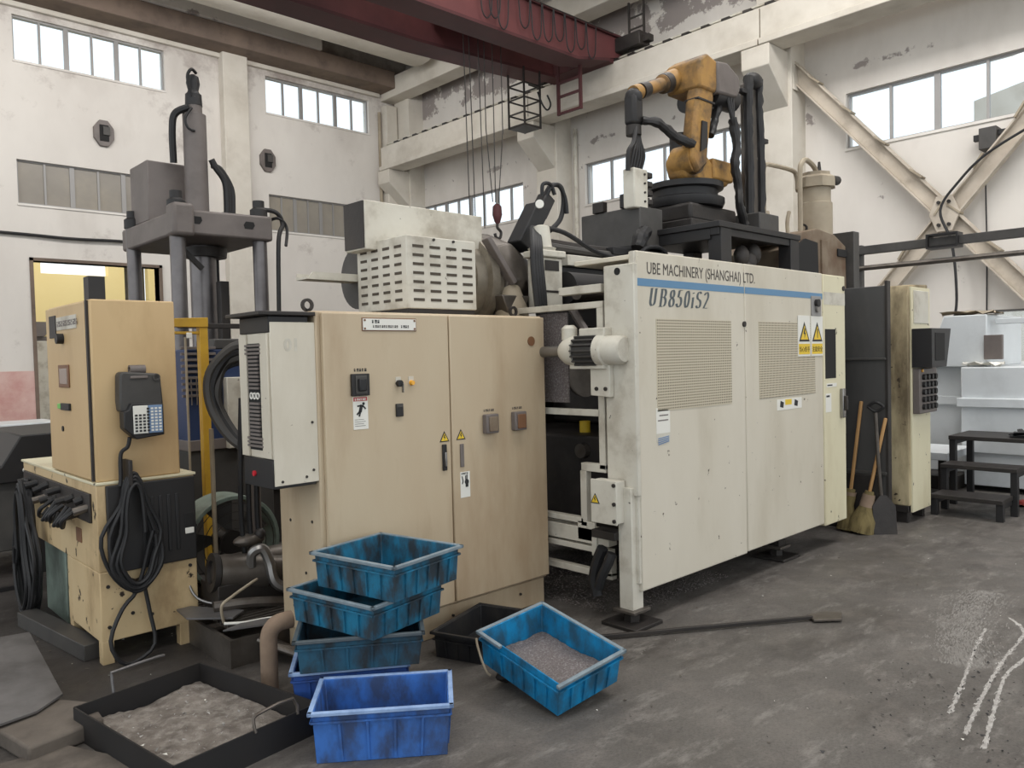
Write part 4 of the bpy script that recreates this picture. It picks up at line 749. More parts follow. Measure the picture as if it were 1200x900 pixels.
M().lathe((7.2,3.9,2.62),(0,0,1),[(0,.28),(.06,.27),(.16,.1),(.2,.09),(.28,.09),(.3,.06),(.36,.05)],24).build('funnel', m_pipe, fu); T('vent_stub', m_pipe, fu, [(7.4,3.75,2.7),(7.38,3.75,2.86),(7.42,3.75,2.98)], .02)
ss = thing('splash_screen', 'sooty grey sheet wall between the machine door and the control pillar', 'screen', (7.0,2.95,0))
B('sheet', m_smoke, ss, 6.98,7.03,2.66,3.6,.06,2.14,.004); B('stiffener', m_dgrey, ss, 6.96,6.985,2.66,3.6,1.5,1.52); B('stiffener', m_dgrey, ss, 6.955,6.985,2.66,3.6,.5,.53); B('edge_post', m_dark, ss, 6.97,7.04,2.645,2.668,0,2.18,.002); B('kick_plate', m_dark, ss, 6.94,6.98,2.7,3.6,.0,.5)
cs = thing('control_pillar', 'weathered cream control pillar with black hood and grey button panel', 'console', (7.75,2.75,0))
M().prism([(7.46,.16),(7.46,2.08),(7.5,2.17),(7.95,2.19),(7.95,.16)],'y',2.65,2.83).build('pillar_body', m_post, cs, .012)
B('front_cover', m_pan2, cs, 7.49,7.95,2.632,2.652,.1,2.15,.004); B('top_window_panel', m_wht, cs, 7.53,7.9,2.625,2.633,1.82,2.12,.01)
B('foot_plate', m_dark, cs, 7.46,7.98,2.66,2.82,.1,.16); 
for x_ in (7.52,7.9): B('leg', m_dark, cs, x_-.025,x_+.025,2.68,2.78,0,.1)
hd = M().prism([(7.48,1.42),(7.48,1.77),(7.98,1.77),(7.86,1.42)],'y',2.46,2.63).build('screen_hood', m_blk, cs, .004); B('hood_screen', m_darkin, hd, 7.56,7.8,2.455,2.461,1.48,1.73)
bp_ = B('button_panel', m_grey, cs, 7.5,7.94,2.57,2.632,1.0,1.41,.008)
for r_ in range(5):
    for c_ in range(4): C('button', m_blk, bp_, (7.58+c_*.095,2.57,1.06+r_*.068),(7.58+c_*.095,2.545,1.06+r_*.068),.026,n=12)
C('button_lamp', m_amber, bp_, (7.56,2.57,1.39),(7.56,2.56,1.39),.015,n=10)
def broom(name, label, foot, top, head, flare):
    t = thing(name, label, 'broom', foot); f = Vector(foot); tp = Vector(top); d = (tp-f).normalized()
    M().bar(f+d*head*.8, tp, .028,.028).build('handle', m_wood, t, .008)
    M().lathe(f+d*.0, d, [(0.0,flare),(head*.3,flare*.9),(head*.6,flare*.5),(head*.8,.05),(head,.035)],16).build('bristle_head', m_straw, t)
    M().lathe(f+d*head*.62, d, [(0,flare*.5),(head*.3,.05)],16).build('binding', m_sack, t)
    q = M()
    for k in range(90):
        a = random.random()*6.283; rr = flare*(.6+.4*random.random()); o_ = Vector((math.cos(a)*rr, math.sin(a)*rr, 0)); q.bar(f+d*head*.55+o_*.5, f+o_*1.12+d*.01, .006,.006)
    q.build('bristle', m_straw, t, smooth=False, stuff=True)
broom('corn_broom', 'straw broom with large bushy head leaning behind the shovel', (6.86,2.84,.01), (6.965,2.665,1.0), .36,.12)
broom('corn_broom', 'straw broom with yellowish upright handle close to the machine door', (6.86,2.97,.01), (6.965,2.87,1.14), .36,.08)
sv = thing('shovel', 'dark steel shovel standing blade down before the sooty screen', 'shovel', (6.97,2.62,0))
bl = M(); V = [(6.89,2.66,.0),(7.03,2.52,.0),(7.05,2.54,.24),(7.01,2.6,.33),(6.97,2.64,.33),(6.91,2.68,.24)]; bl.add([(a,b_,c) for a,b_,c in V]+[(a+.012,b_+.012,c) for a,b_,c in V],[(0,1,2,3,4,5),(11,10,9,8,7,6)]+[(i,(i+1)%6,6+(i+1)%6,6+i) for i in range(6)]); bl.build('blade', m_dark, sv)
T('shaft', m_dsteel, sv, [(7.0,2.64,.33),(6.97,2.65,.6),(6.94,2.66,1.05)], .016, sub=2); T('shaft_grip', m_blk, sv, [(6.93,2.72,1.1),(6.94,2.66,1.06),(6.95,2.6,1.1),(6.94,2.66,1.14),(6.93,2.72,1.1)], .013)

sv.location.y += .06; sv.location.x -= .05

# ================================================================ white machine and step stand far right
wm = thing('white_machine', 'pale grey-white boxy machine casing beyond the black steps', 'machine', (10.5,2.8,0))
for x0,x1,y0,y1,z0,z1 in ((9.62,13,1.9,2.87,.42,1.37),(9.95,13,2.87,3.5,.15,1.37)): B('casing', m_white, wm, x0,x1,y0,y1,z0,z1,.012)
B('belt_moulding', m_white, wm, 9.57,13,1.85,2.9,.93,1.03,.008); B('belt_moulding', m_white, wm, 9.9,13,2.9,3.55,.93,1.03,.008)
B('lower_casing', m_white, wm, 9.66,13,1.95,2.85,.06,.5,.008); B('base_rail', m_dark, wm, 9.5,13,2.9,3.6,.0,.15)
M().prism([(2.66,1.37),(3.3,1.37),(3.1,1.95),(2.66,1.95)],'x',9.8,11.2).build('upper_casing', m_white, wm, .01); B('side_hatch', m_grey, wm, 9.76,9.82,2.5,2.68,1.45,1.72,.006); B('valve_arm', m_white, wm, 9.9,10.1,2.3,2.6,1.84,1.9,.006)
B('low_table', m_white, wm, 8.8,9.6,2.75,3.6,.42,.5,.006)
for y_ in (2.8,3.5): B('table_leg', m_dark, wm, 8.85,8.92,y_,y_+.06,0,.42)
def rag(name, label, x0,x1,y0,y1,z, m):
    q = M(); nx,ny = 8,6; g = [[(x0+(x1-x0)*i/nx+random.uniform(-.02,.02), y0+(y1-y0)*j/ny+random.uniform(-.03,.03), z+random.uniform(.004,.06)) for j in range(ny+1)] for i in range(nx+1)]
    vs = [p for r_ in g for p in r_]+[(p[0],p[1],z) for r_ in g for p in r_]; k = (nx+1)*(ny+1)
    fs = [(i*(ny+1)+j,(i+1)*(ny+1)+j,(i+1)*(ny+1)+j+1,i*(ny+1)+j+1) for i in range(nx) for j in range(ny)]
    q.add(vs, fs+[tuple(a+k for a in reversed(f)) for f in fs]); return tag(q.build(name, m), label, 'cloth')
rag('rag', 'crumpled pale rag lying on top of the white machine', 9.82,10.2,2.62,3.15,1.952, m_pipe); rag('rag', 'crumpled pale rag on the ledge below the upper white casing', 9.64,9.8,2.5,2.86,1.372, m_lab)
sp_ = thing('step_stand', 'black steel three-step stand before the white machine', 'steps', (8.5,2.35,0))
for k,(x0,x1,z_,y0,y1) in enumerate(((8.0,8.34,.2,2.05,2.66),(8.34,8.66,.45,2.02,2.68),(8.66,9.3,.7,1.8,2.7))):
    B('tread', m_dark, sp_, x0,x1,y0,y1,z_-.04,z_,.004)
    for y_ in (y0+.03,y1-.03): B('leg', m_blk, sp_, x0+.02,x0+.08,y_-.03,y_+.03,0,z_-.04); B('side_rail', m_blk, sp_, x0+.08,x1,y_-.02,y_+.02,z_-.09,z_-.04)
for y_ in (1.83,2.67): B('leg', m_blk, sp_, 9.22,9.28,y_-.03,y_+.03,0,.66)
rag('work_glove_heap', 'dark cloth bundle lying on the top black step', 8.75,9.1,1.85,2.2,.702, m_rub)
rag('red_rag', 'small red rag on the floor under the black steps', 8.9,9.15,2.0,2.25,.0, m_sred)

# ================================================================ control cabinet on the left, pendant, cables
kc = thing('control_cabinet', 'tall tan robot control cabinet on a worn base with cables hung on it', 'cabinet', (1.47,5.0,0))
B('upper_body', m_ctl, kc, 1.25,1.69,4.55,5.39,.985,1.965,.008)
kd = B('side_door', m_ctl, kc, 1.236,1.252,4.6,5.39,.995,1.955,.005); B('door_edge_gap', m_dark, kc, 1.238,1.25,4.575,4.598,.99,1.96,0)
npk = B('name_strip', m_wht, kd, 1.231,1.237,4.74,5.14,1.82,1.895,.001); marks(m_grey, kc, (1.2305,5.12,1.84), .045, 13, '-x')
B('black_patch', m_blk, kd, 1.231,1.237,5.16,5.3,1.78,1.91,.001); C('knob', m_blk, kd, (1.236,5.03,1.77),(1.2,5.03,1.77),.03,n=14)
ks = B('display_frame', m_clay, kd, 1.228,1.237,4.92,5.13,1.49,1.62,.003); B('display', m_screen, ks, 1.2265,1.229,4.95,5.1,1.51,1.6)
B('green_switch', m_greenl, kd, 1.225,1.237,5.1,5.17,1.365,1.395,.003); B('switch_block', m_blk, kd, 1.222,1.237,4.92,5.09,1.36,1.4,.003); C('hole_plug', m_blk, kd, (1.236,5.1,1.25),(1.23,5.1,1.25),.016,n=12)
B('top_lamp', m_blk, kc, 1.36,1.45,4.95,5.05,1.965,2.13,.004)
B('lower_body', m_ctl2, kc, 1.24,1.76,4.54,5.16,.12,.5,.006); B('middle_body', m_ctl2, kc, 1.24,1.76,4.54,6.16,.5,.97,.006); B('base_top', m_pan2, kc, 1.235,1.77,4.535,6.2,.97,.985,.003)
for x_,y_ in ((1.27,4.57),(1.68,4.57),(1.27,5.12),(1.68,5.12)): B('leg', m_ctl2, kc, x_-.03,x_+.03,y_-.03,y_+.03,0,.125,.003)
B('rear_post', m_green, kc, 1.3,1.4,5.45,5.95,0,.5,.006)
B('dark_front_cover', m_blk, kc, 1.285,1.755,4.515,4.542,.49,.965,.006); 
for k in range(5): B('cover_rib', m_rub, kc, 1.46+k*.045,1.48+k*.045,4.508,4.517,.56,.88,.004)
B('connector_strip', m_dark, kc, 1.225,1.24,4.62,6.1,.76,.92,.004)
for k in range(16):
    y_ = 4.66+k*.09; z_ = .84+.05*math.sin(k*2.3); C('plug', m_blk if k % 5 else m_dsteel, kc, (1.23,y_,z_),(1.19 if k % 2 else 1.16,y_+.01,z_-.015),.022,n=10)
for k in range(7): T('plug_lead', m_rub, kc, [(1.18,4.7+k*.08,.83),(1.12,4.72+k*.08,.78-.02*(k%3)),(1.15,4.85+k*.08,.72),(1.2,5.0+k*.06,.76)], .012)
C('yellow_tag', m_swy, kc, (1.238,5.03,.78),(1.233,5.03,.78),.04,n=12); B('vent_label', m_clay, kc, 1.234,1.24,4.83,4.93,.62,.7); B('warning_label', m_darkin, kc, 1.69,1.74,4.51,4.516,.66,.76); B('white_label', m_lab, kc, 1.69,1.74,4.509,4.515,.64,.675)
B('cable_peg', m_dark, kc, 1.38,1.4,4.44,4.55,.96,1.1,.004)
for x_,z_ in ((1.28,.42),(1.28,.2),(1.72,.45),(1.7,.2),(1.5,.22),(1.4,.25)): C('bolt', m_dark, kc, (x_,4.54,z_),(x_,4.533,z_),.01,n=8)
tp = thing('teach_pendant', 'dark handheld teach pendant with blue and white keypad on tan cabinet', 'pendant', (1.45,4.47,1.3))
M().prism([(1.355,1.42),(1.36,1.56),(1.375,1.575),(1.56,1.56),(1.57,1.545),(1.58,1.37),(1.56,1.34),(1.36,1.36)],'y',4.46,4.55).build('pendant_case', m_dgrey, tp, .01)
M().ring((1.42,4.5,1.585),(1.5,4.5,1.585),.025,.015,14).build('carry_handle', m_grey, tp); B('case_slot', m_grey, tp, 1.41,1.5,4.452,4.462,1.535,1.55); M().ring((1.545,4.452,1.54),(1.545,4.462,1.54),.02,.012,14).build('dial', m_dgrey, tp)
kp = M().prism([(1.385,1.37),(1.4,1.405),(1.565,1.395),(1.565,1.225),(1.42,1.21),(1.36,1.27),(1.36,1.36)],'y',4.42,4.5).build('keypad_body', m_blk, tp, .006)
B('keypad_plate', m_lab, tp, 1.405,1.48,4.413,4.421,1.24,1.39,.002); B('keypad_plate', m_blueink, tp, 1.482,1.555,4.413,4.421,1.24,1.39,.002)
for r_ in range(8):
    for c_ in range(7):
        if r_ > 5 and c_ < 3: continue
        x_ = 1.412+c_*.0205; z_ = 1.25+r_*.0168; M().box(x_,x_+.013,4.41,4.414,z_,z_+.01).build('key', m_ink if c_ < 4 else m_lab, tp, smooth=False)
T('pendant_lead', m_rub, tp, [(1.4,4.47,1.22),(1.39,4.48,1.17),(1.36,4.5,1.13),(1.355,4.5,1.0),(1.35,4.5,.96)], .011)
def coil(name, label, cx, cy, cz, n, w_, h_, plane, m, r_=.011, tail=None):
    pts = []
    for k in range(n*12+1):
        t = 2*math.pi*k/12; j = (k//12) % n; rnd = lambda a: (random.random()-.5)*a
        a = w_*(.6+.4*((j*7) % n)/n); b = h_*(.82+.18*((j*5) % n)/n)
        u = math.cos(t)*a*(1.0 if math.sin(t) < 0 else .5)+rnd(.012); v = math.sin(t)*b+rnd(.012); d_ = (j-n/2)*.012
        if k % 12 == 0: u *= .8
        p = (cx+u, cy-abs(d_)*.8-.01, cz+v) if plane == 'y' else (cx-abs(d_)*.9-.012, cy+u, cz+v)
        pts.append(p)
    if tail: pts += tail
    return tag(M().tube(pts, r_, 6, 3).build(name, m), label, 'cable', 'cable coils hung on the control cabinet' if False else None)
coil('cable_coil', 'black cable coil hanging on the dark front cover under the pendant', 1.41,4.5,.7, 9,.17,.33,'y',m_rub, .011, [(1.42,4.49,.4),(1.33,4.48,.3),(1.26,4.46,.15),(1.3,4.44,.03),(1.38,4.44,.015),(1.48,4.45,.08),(1.47,4.48,.25),(1.45,4.49,.4)])
coil('cable_coil', 'long tangled black cable coil hanging on the far side of the worn base', 1.2,5.8,.44, 12,.3,.46,'x',m_rub, .012)
tag(M().bar((1.12,5.65,.045),(1.24,4.68,.045),.11,.09).build('steel_bar', m_dgrey, None, .004), 'dark grey square steel bar on the floor beside the tan cabinet', 'bar')

# ================================================================ hydraulic press behind it
hp = thing('hydraulic_press', 'grey four-column hydraulic press with tall cylinder and grey tank', 'press', (2.9,7.1,0))
M().prism([(2.46,2.68),(3.3,2.68),(3.3,2.9),(2.46,2.88)],'y',6.5,7.85).build('top_platen', m_grey, hp, .02); 
for x_ in (2.62,3.08): M().prism([(x_-.05,2.8),(x_-.03,2.83),(x_+.04,2.83),(x_+.05,2.8),(x_+.03,2.77),(x_-.04,2.77)],'y',6.495,6.52).build('lifting_slot', m_darkin, hp)
B('corner_pad', m_grey, hp, 2.42,2.6,6.46,6.64,2.66,2.93,.03)
for x_,y_ in ((2.5,6.6),(3.22,6.6),(2.52,7.72),(3.22,7.72)):
    cl = C('column', m_col, hp, (x_,y_,.9),(x_,y_,2.9),.062,n=24); M().lathe((x_,y_,2.88),(0,0,1),[(0,.075),(.08,.075),(.1,.05),(.16,.05)],16).build('column_nut', m_blk, cl)
C('ram', m_col, hp, (2.93,7.15,1.3),(2.93,7.15,2.7),.115,n=28); M().lathe((2.95,7.15,2.66),(0,0,-1),[(0,.2),(.08,.19)],24).build('ram_collar', m_dark, hp)
pc = M().lathe((2.88,7.1,2.88),(0,0,1),[(0,.1),(.97,.1),(.98,.07),(1.12,.07),(1.13,.04)],28).build('press_cylinder', m_grey, hp); M().lathe((2.88,7.1,3.93),(0,0,1),[(0,.075),(.1,.07),(.12,.05),(.14,.045),(.2,.06),(.26,.05),(.28,.02)],14).build('cylinder_valve', m_blk, pc); T('valve_loop', m_blk, pc, [(2.84,7.05,4.0),(2.8,7.02,4.15),(2.83,7.0,4.22),(2.88,7.02,4.2)], .014)
tk = B('oil_tank', m_grey, hp, 2.52,2.86,7.3,7.75,2.9,3.44,.012)
T('pressure_pipe', m_blk, hp, [(2.72,7.2,3.42),(2.7,7.15,3.7),(2.72,7.12,3.84),(2.82,7.05,3.9)], .032); T('thin_line', m_blk, hp, [(2.82,7.0,3.88),(2.76,7.0,3.78),(2.78,7.0,3.7),(2.84,7.0,3.68)], .012)
for k in range(3): T('return_hose', m_blk, hp, [(2.98,7.0,3.45-k*.03),(3.02+k*.02,7.0,3.38),(3.1+k*.03,7.0,3.26-k*.02),(3.11+k*.03,7.0,3.05),(3.1+k*.03,7.0,2.92)], .022 if k else .03)
B('valve_plate', m_dgrey, hp, 3.02,3.26,6.9,7.1,2.9,2.97,.005); T('side_hose', m_blk, hp, [(3.2,6.9,2.95),(3.3,6.7,2.88),(3.38,6.55,2.9),(3.46,6.55,2.82),(3.42,6.5,2.65)], .014); T('side_hose', m_blk, hp, [(3.25,6.6,2.97),(3.36,6.55,2.95),(3.42,6.55,2.85),(3.36,6.52,2.68),(3.34,6.52,2.0)], .02)
for x_ in (3.06,3.13): T('drop_line', m_blk, hp, [(x_,7.3,2.7),(x_,7.3,1.6)], .016, sub=1)
B('guide_plate', m_dark, hp, 2.98,3.06,6.9,7.0,1.5,2.35); M().bar((2.6,6.9,2.66),(2.82,6.9,2.45),.04,.04).build('stay', m_dark, hp)
B('press_bed', m_grey, hp, 2.36,3.4,6.45,7.85,.5,1.3,.02); B('press_base', m_dark, hp, 2.36,3.4,6.5,7.8,0,.5); B('bed_ledge', m_slab, hp, 2.36,3.3,6.38,6.46,.95,1.3,.01); B('side_rail', m_dark, hp, 2.4,3.35,6.36,6.42,1.9,1.94)
bb = thing('blue_power_unit', 'blue steel hydraulic power unit with grey grille behind the yellow post', 'machine', (2.5,6.2,0))
B('casing', m_bluep, bb, 2.28,2.95,5.95,6.3,1.02,1.72,.01); B('base_box', m_dgrey, bb, 2.28,2.95,5.95,6.3,0,.95,.01); B('grey_band', m_grey, bb, 2.27,2.96,5.93,6.32,.95,1.03,.004)
for k in range(9): B('grille_slat', m_grey, bb, 2.24,2.5,5.92,5.95,1.36+k*.045,1.38+k*.045,.002)
for k in range(6): B('cage_wire', m_grey, bb, 2.26+k*.04,2.266+k*.04,5.915,5.925,1.3,1.5,0)
B('grey_panel', m_wht, bb, 2.56,2.95,5.88,5.96,.95,1.5,.006); B('top_guard', m_dgrey, bb, 2.5,2.95,5.95,6.3,1.72,1.8,.01)
yp = thing('yellow_frame', 'yellow steel post with short crossbar between cabinet and press', 'post', (2.27,5.6,0))
B('post', m_yel2, yp, 2.24,2.3,5.57,5.63,0,1.9,.003); M().prism([(1.95,1.87),(2.3,1.87),(2.3,1.94),(1.96,1.925)],'y',5.56,5.64).build('crossbar', m_yel2, yp, .003); B('lower_rail', m_yel2, yp, 1.95,2.24,5.58,5.62,1.82,1.84); B('thin_rod', m_pipe, yp, 2.14,2.155,5.59,5.605,.2,1.8); B('white_tag', m_lab, yp, 2.14,2.18,5.55,5.56,1.79,1.83)
bl_ = thing('hose_bundle', 'thick black hoses looping down beside the cooling unit', 'hoses', (2.3,4.6,1.2))
for k in range(4): T('hose', m_rub if k % 2 else m_dgrey, bl_, [(2.1+.03*k,4.35,1.72-.03*k),(2.0,4.5+.03*k,1.7-.04*k),(1.9+.02*k,4.6,1.55-.05*k),(1.9+.03*k,4.6,1.35-.02*k),(1.98+.02*k,4.52,1.16),(2.1,4.4,1.05),(2.2,4.35,1.0)], .028 if k < 3 else .014)
for k in range(3): T('hose', m_rub, bl_, [(2.02+.05*k,4.45,1.4),(2.0+.05*k,4.45,1.0),(2.02+.05*k,4.5,.6),(2.06+.05*k,4.5,.2)], .016)
C('stub_pipe', m_grey, bl_, (2.16,4.6,.2),(2.16,4.6,1.1),.03); C('stub_pipe', m_pipe, bl_, (2.0,4.85,.2),(2.0,4.85,1.2),.014)
fm = thing('far_machine', 'dark chamfered machine body at the far left behind the cabinet', 'machine', (1.1,7.5,0))
M().prism([(.6,.78),(1.26,.86),(1.4,1.09),(2.0,1.1),(2.0,.74),(.6,.72)],'y',7.0,8.2).build('upper_casing', m_blk, fm, .01); M().prism([(.4,.2),(.4,.75),(2.0,.75),(2.0,.2),(1.42,.12),(1.36,.2)],'y',7.05,8.2).build('lower_casing', m_dgrey, fm, .01); B('leg', m_blk, fm, 1.42,1.6,7.0,7.3,0,.3); C('white_knob', m_lab, fm, (1.42,7.0,.82),(1.42,6.97,.82),.02,n=10); C('steel_lever', m_steel, fm, (1.45,7.0,.77),(1.52,6.9,.77),.015)
M().box(.2,1.3,6.6,6.64,.0,.03).build('floor_rail', m_blk, fm)
# pallets and pale boxes by the back wall
tag(B('pale_crate', m_white, None, 1.6,4.2,17.6,18.8,.0,.55,.02), 'long pale crate on the floor before the pink dado', 'crate'); tag(B('blue_board', m_bluep, None, 4.9,6.0,23.2,23.3,.0,1.6,.01), 'blue board standing in the yellow yard behind the doorway', 'board'); tag(B('pale_cabinet', m_wht, None, 4.6,5.4,22.4,23,.0,2.3,.01), 'pale cabinet standing just inside the yellow yard', 'cabinet')
hoodt = thing('wall_hood', 'grey extractor hood with thin pipe on the yellow yard wall', 'hood', (5.3,25,3)); M().prism([(4.9,2.9),(5.9,2.9),(5.6,2.5),(5.4,2.5)],'y',24.6,25.6).build('hood', m_grey, hoodt); T('hood_pipe', m_grey, hoodt, [(5.9,24.9,2.9),(6.4,24.9,2.8),(6.5,24.9,2.4),(6.3,24.9,2.1)], .05); C('duct', m_grey, hoodt, (5.5,25,2.5),(5.5,25,.8),.25)

# ================================================================ fan, pump, pipes and chip trough in the gap
fn = thing('drum_fan', 'grey-green round drum fan standing behind the pump', 'fan', (2.15,5.0,0))
M().ring((2.15,4.9,.44),(2.15,5.15,.44),.31,.285,40).build('drum', m_green, fn, .003)
for k in range(5):
    t = 2*math.pi*k/5+.4; M().add([(2.15+math.cos(t+a)*r_,5.0+d_,.44+math.sin(t+a)*r_) for a,r_,d_ in ((0,.07,0),(.5,.26,.04),(-.15,.27,-.03),(-.3,.08,-.02),(0,.07,.006),(.5,.26,.046),(-.15,.27,-.024),(-.3,.08,-.014))],[(0,1,2,3),(7,6,5,4),(0,1,5,4),(1,2,6,5),(2,3,7,6),(3,0,4,7)]).build('blade', m_dgrey, fn)
C('hub', m_dark, fn, (2.15,4.95,.44),(2.15,5.1,.44),.08,n=18)
for k in range(4): M().ring((2.15,4.89,.44),(2.15,4.895,.44),.1+k*.055,.096+k*.055,28).build('guard_wire', m_dark, fn)
for x_ in (1.95,2.35): B('foot', m_dark, fn, x_-.03,x_+.03,4.88,5.2,0,.2)
C('drum_bolt', m_dark, fn, (1.9,4.9,.6),(1.88,4.89,.61),.012,n=8)
pm = thing('pump_set', 'oily steel motor pump with pipe elbows on the chip trough', 'pump', (2.05,4.4,.2))
M().lathe((1.82,4.45,.4),Vector((1,-.12,-.14)),[(0,.07),(.02,.1),(.06,.105),(.3,.105),(.31,.09),(.5,.085)],24).build('pump_motor', m_dsteel, pm); M().ring((1.8,4.452,.404),Vector((1.83,4.448,.4)),.112,.07,24).build('motor_rim', m_dark, pm)
T('elbow_pipe', m_steel, pm, [(2.0,4.35,.42),(2.0,4.33,.5),(2.05,4.3,.52),(2.08,4.28,.44),(2.1,4.25,.32),(2.2,4.2,.26)], .03); M().sphere((2.06,4.5,.54),.055,14,(1.8,1,.7)).build('valve_body', m_dsteel, pm); M().sphere((2.12,4.48,.57),.035,12).build('valve_body', m_dark, pm)
C('suction_pipe', m_dsteel, pm, (2.0,4.6,.36),(2.5,4.55,.38),.09,n=20); T('return_pipe', m_dsteel, pm, [(1.75,4.3,.25),(1.95,4.25,.24),(2.2,4.2,.2)], .03); B('pump_foot', m_dark, pm, 1.8,2.3,4.35,4.6,.13,.34)
T('white_hose', m_pipe, pm, [(1.74,4.15,.2),(1.72,4.12,.3),(1.78,4.12,.34),(1.9,4.15,.38),(1.96,4.2,.38)], .008); T('white_hose', m_lab, pm, [(1.72,4.1,.21),(1.82,4.06,.2),(1.92,4.04,.2),(2.0,4.0,.2)], .008); T('wire_stand', m_steel, pm, [(1.7,4.6,.52),(1.71,4.58,.4),(1.74,4.5,.26),(1.9,4.4,.2),(2.1,4.3,.16)], .008)
ct = thing('chip_trough', 'dark steel trough with bar grating and oily plates under the pump', 'trough', (1.9,4.25,0))
q = M().box(1.7,2.35,3.98,4.0,.0,.15); q.box(1.7,1.72,4.0,4.73,0,.15); q.box(1.7,2.35,4.73,4.75,0,.15); q.box(1.72,2.35,4.0,4.73,0,.02); q.build('trough_shell', m_dsteel, ct)
for k in range(14): M().bar((1.74,4.06+k*.045,.185),(2.33,4.06+k*.045,.185),.014,.02).build('grate_bar', m_dsteel, ct, smooth=False)
M().prism([(1.6,4.3),(1.78,4.12),(1.88,4.2),(1.7,4.5),(1.62,4.5)],'z',.215,.225).build('loose_plate', m_sheet, ct, smooth=False); M().prism([(1.68,4.02),(1.98,3.9),(2.05,3.97),(1.85,4.08)],'z',.196,.204).build('loose_plate', m_sheet, ct, smooth=False)
for k in range(4): T('drain_pipe', m_dsteel, ct, [(1.85+.03*k,3.97,.12-.01*k),(1.92+.03*k,3.85,.08-.01*k),(1.99+.02*k,3.72,.05)], .016)
st_ = thing('pipe_stub', 'tan lagged pipe stub bending up between tray and blue crates', 'pipe', (1.7,3.55,0)); T('lagged_pipe', m_sack, st_, [(1.71,3.56,0),(1.71,3.56,.2),(1.715,3.555,.29),(1.75,3.54,.335),(1.82,3.53,.34)], .042, 14)

# ================================================================ tray, slab, plate on the floor at the left
tr = thing('steel_tray', 'square black steel tray of grey dross on the floor at left', 'tray', (1.25,3.4,0))
TA,TB_,TC,TD = (.905,3.76),(1.49,3.86),(1.665,3.02),(1.02,2.93)
def wallseg(q, a, b, z0, z1, t=.008):
    return q.bar((a[0],a[1],(z0+z1)/2),(b[0],b[1],(z0+z1)/2),t,z1-z0)
q = M()
for a,b_ in ((TA,TB_),(TB_,TC),(TC,TD),(TD,TA)): wallseg(q,a,b_,.0,.13)
q.build('tray_wall', m_blk, tr); M().prism([TA,TB_,TC,TD],'z',.0,.012).build('tray_floor', m_blk, tr, smooth=False)
N = 26; q = M(); vs = []
for i in range(N+1):
    for j in range(N+1):
        u,v = i/N, j/N; u_ = .012+.976*u; v_ = .012+.976*v
        x_ = (1-u_)*((1-v_)*TA[0]+v_*TD[0])+u_*((1-v_)*TB_[0]+v_*TC[0]); y_ = (1-u_)*((1-v_)*TA[1]+v_*TD[1])+u_*((1-v_)*TB_[1]+v_*TC[1])
        vs.append((x_,y_,.03+.012*math.sin(u*9+2*v)*math.cos(v*8)+random.uniform(0,.008)))
K = (N+1)**2
q.add(vs+[(a,b_,.012) for a,b_,c in vs],[(i*(N+1)+j,i*(N+1)+j+1,(i+1)*(N+1)+j+1,(i+1)*(N+1)+j) for i in range(N) for j in range(N)]+[(K+N*(N+1),K+N*(N+1)+N,K+N,K)])
o = tag(q.build('dross', m_dust), 'layer of grey dross and dust inside the steel tray', 'dross'); o['kind'] = 'stuff'
T('tray_handle', m_sheet, tr, [(1.08,3.81,.12),(1.08,3.83,.2),(1.1,3.835,.21),(1.3,3.875,.21),(1.33,3.88,.205)], .007, sub=2); T('tray_handle', m_dsteel, tr, [(1.36,2.97,.12),(1.36,2.99,.17),(1.4,2.995,.185),(1.55,3.02,.185),(1.56,3.0,.12)], .007, sub=2)
q = M()
for k in range(150):
    u,v = random.uniform(.06,.94), random.uniform(.06,.94); x_ = (1-u)*((1-v)*TA[0]+v*TD[0])+u*((1-v)*TB_[0]+v*TC[0]); y_ = (1-u)*((1-v)*TA[1]+v*TD[1])+u*((1-v)*TB_[1]+v*TC[1]); s_ = random.choice((.003,.004,.004,.006,.01)); c = Vector((x_,y_,.045))
    q.add([c+Vector((random.uniform(-1,1),random.uniform(-1,1),random.uniform(-.8,.8)))*s_ for _ in range(4)],[(0,1,2),(0,2,3),(0,1,3),(1,2,3)])
o = tag(q.build('dross_crumbs', m_scuff, smooth=False), 'pale metal crumbs lying on the dross in the steel tray', 'crumbs'); o['kind'] = 'stuff'
tag(M().prism([(.55,4.4),(.66,4.45),(1.02,3.9),(1.0,3.68),(.7,3.62)],'z',0,.075).build('concrete_block', m_slab, None, .012), 'low grimy concrete step block under the corner of the tray', 'block')
tag(M().prism([(.3,3.72),(.85,3.66),(1.3,2.7),(.3,2.6)],'z',0,.02).build('floor_plate', m_slab, None, .004), 'pale worn floor plate in front of the tray at bottom left', 'plate')
q = M().add([(.5,3.86,.09),(.8,3.93,.085),(.93,4.05,.085),(.97,4.86,.17),(.5,4.95,.17),(.5,3.86,.1),(.8,3.93,.095),(.93,4.05,.095),(.97,4.86,.18),(.5,4.95,.18)],[(4,3,2,1,0),(5,6,7,8,9)]+[(i,(i+1)%5,5+(i+1)%5,5+i) for i in range(5)])
tag(q.build('sheet_plate', m_sheet, None), 'scratched steel sheet lying sloped on the grimy block at far left', 'plate')

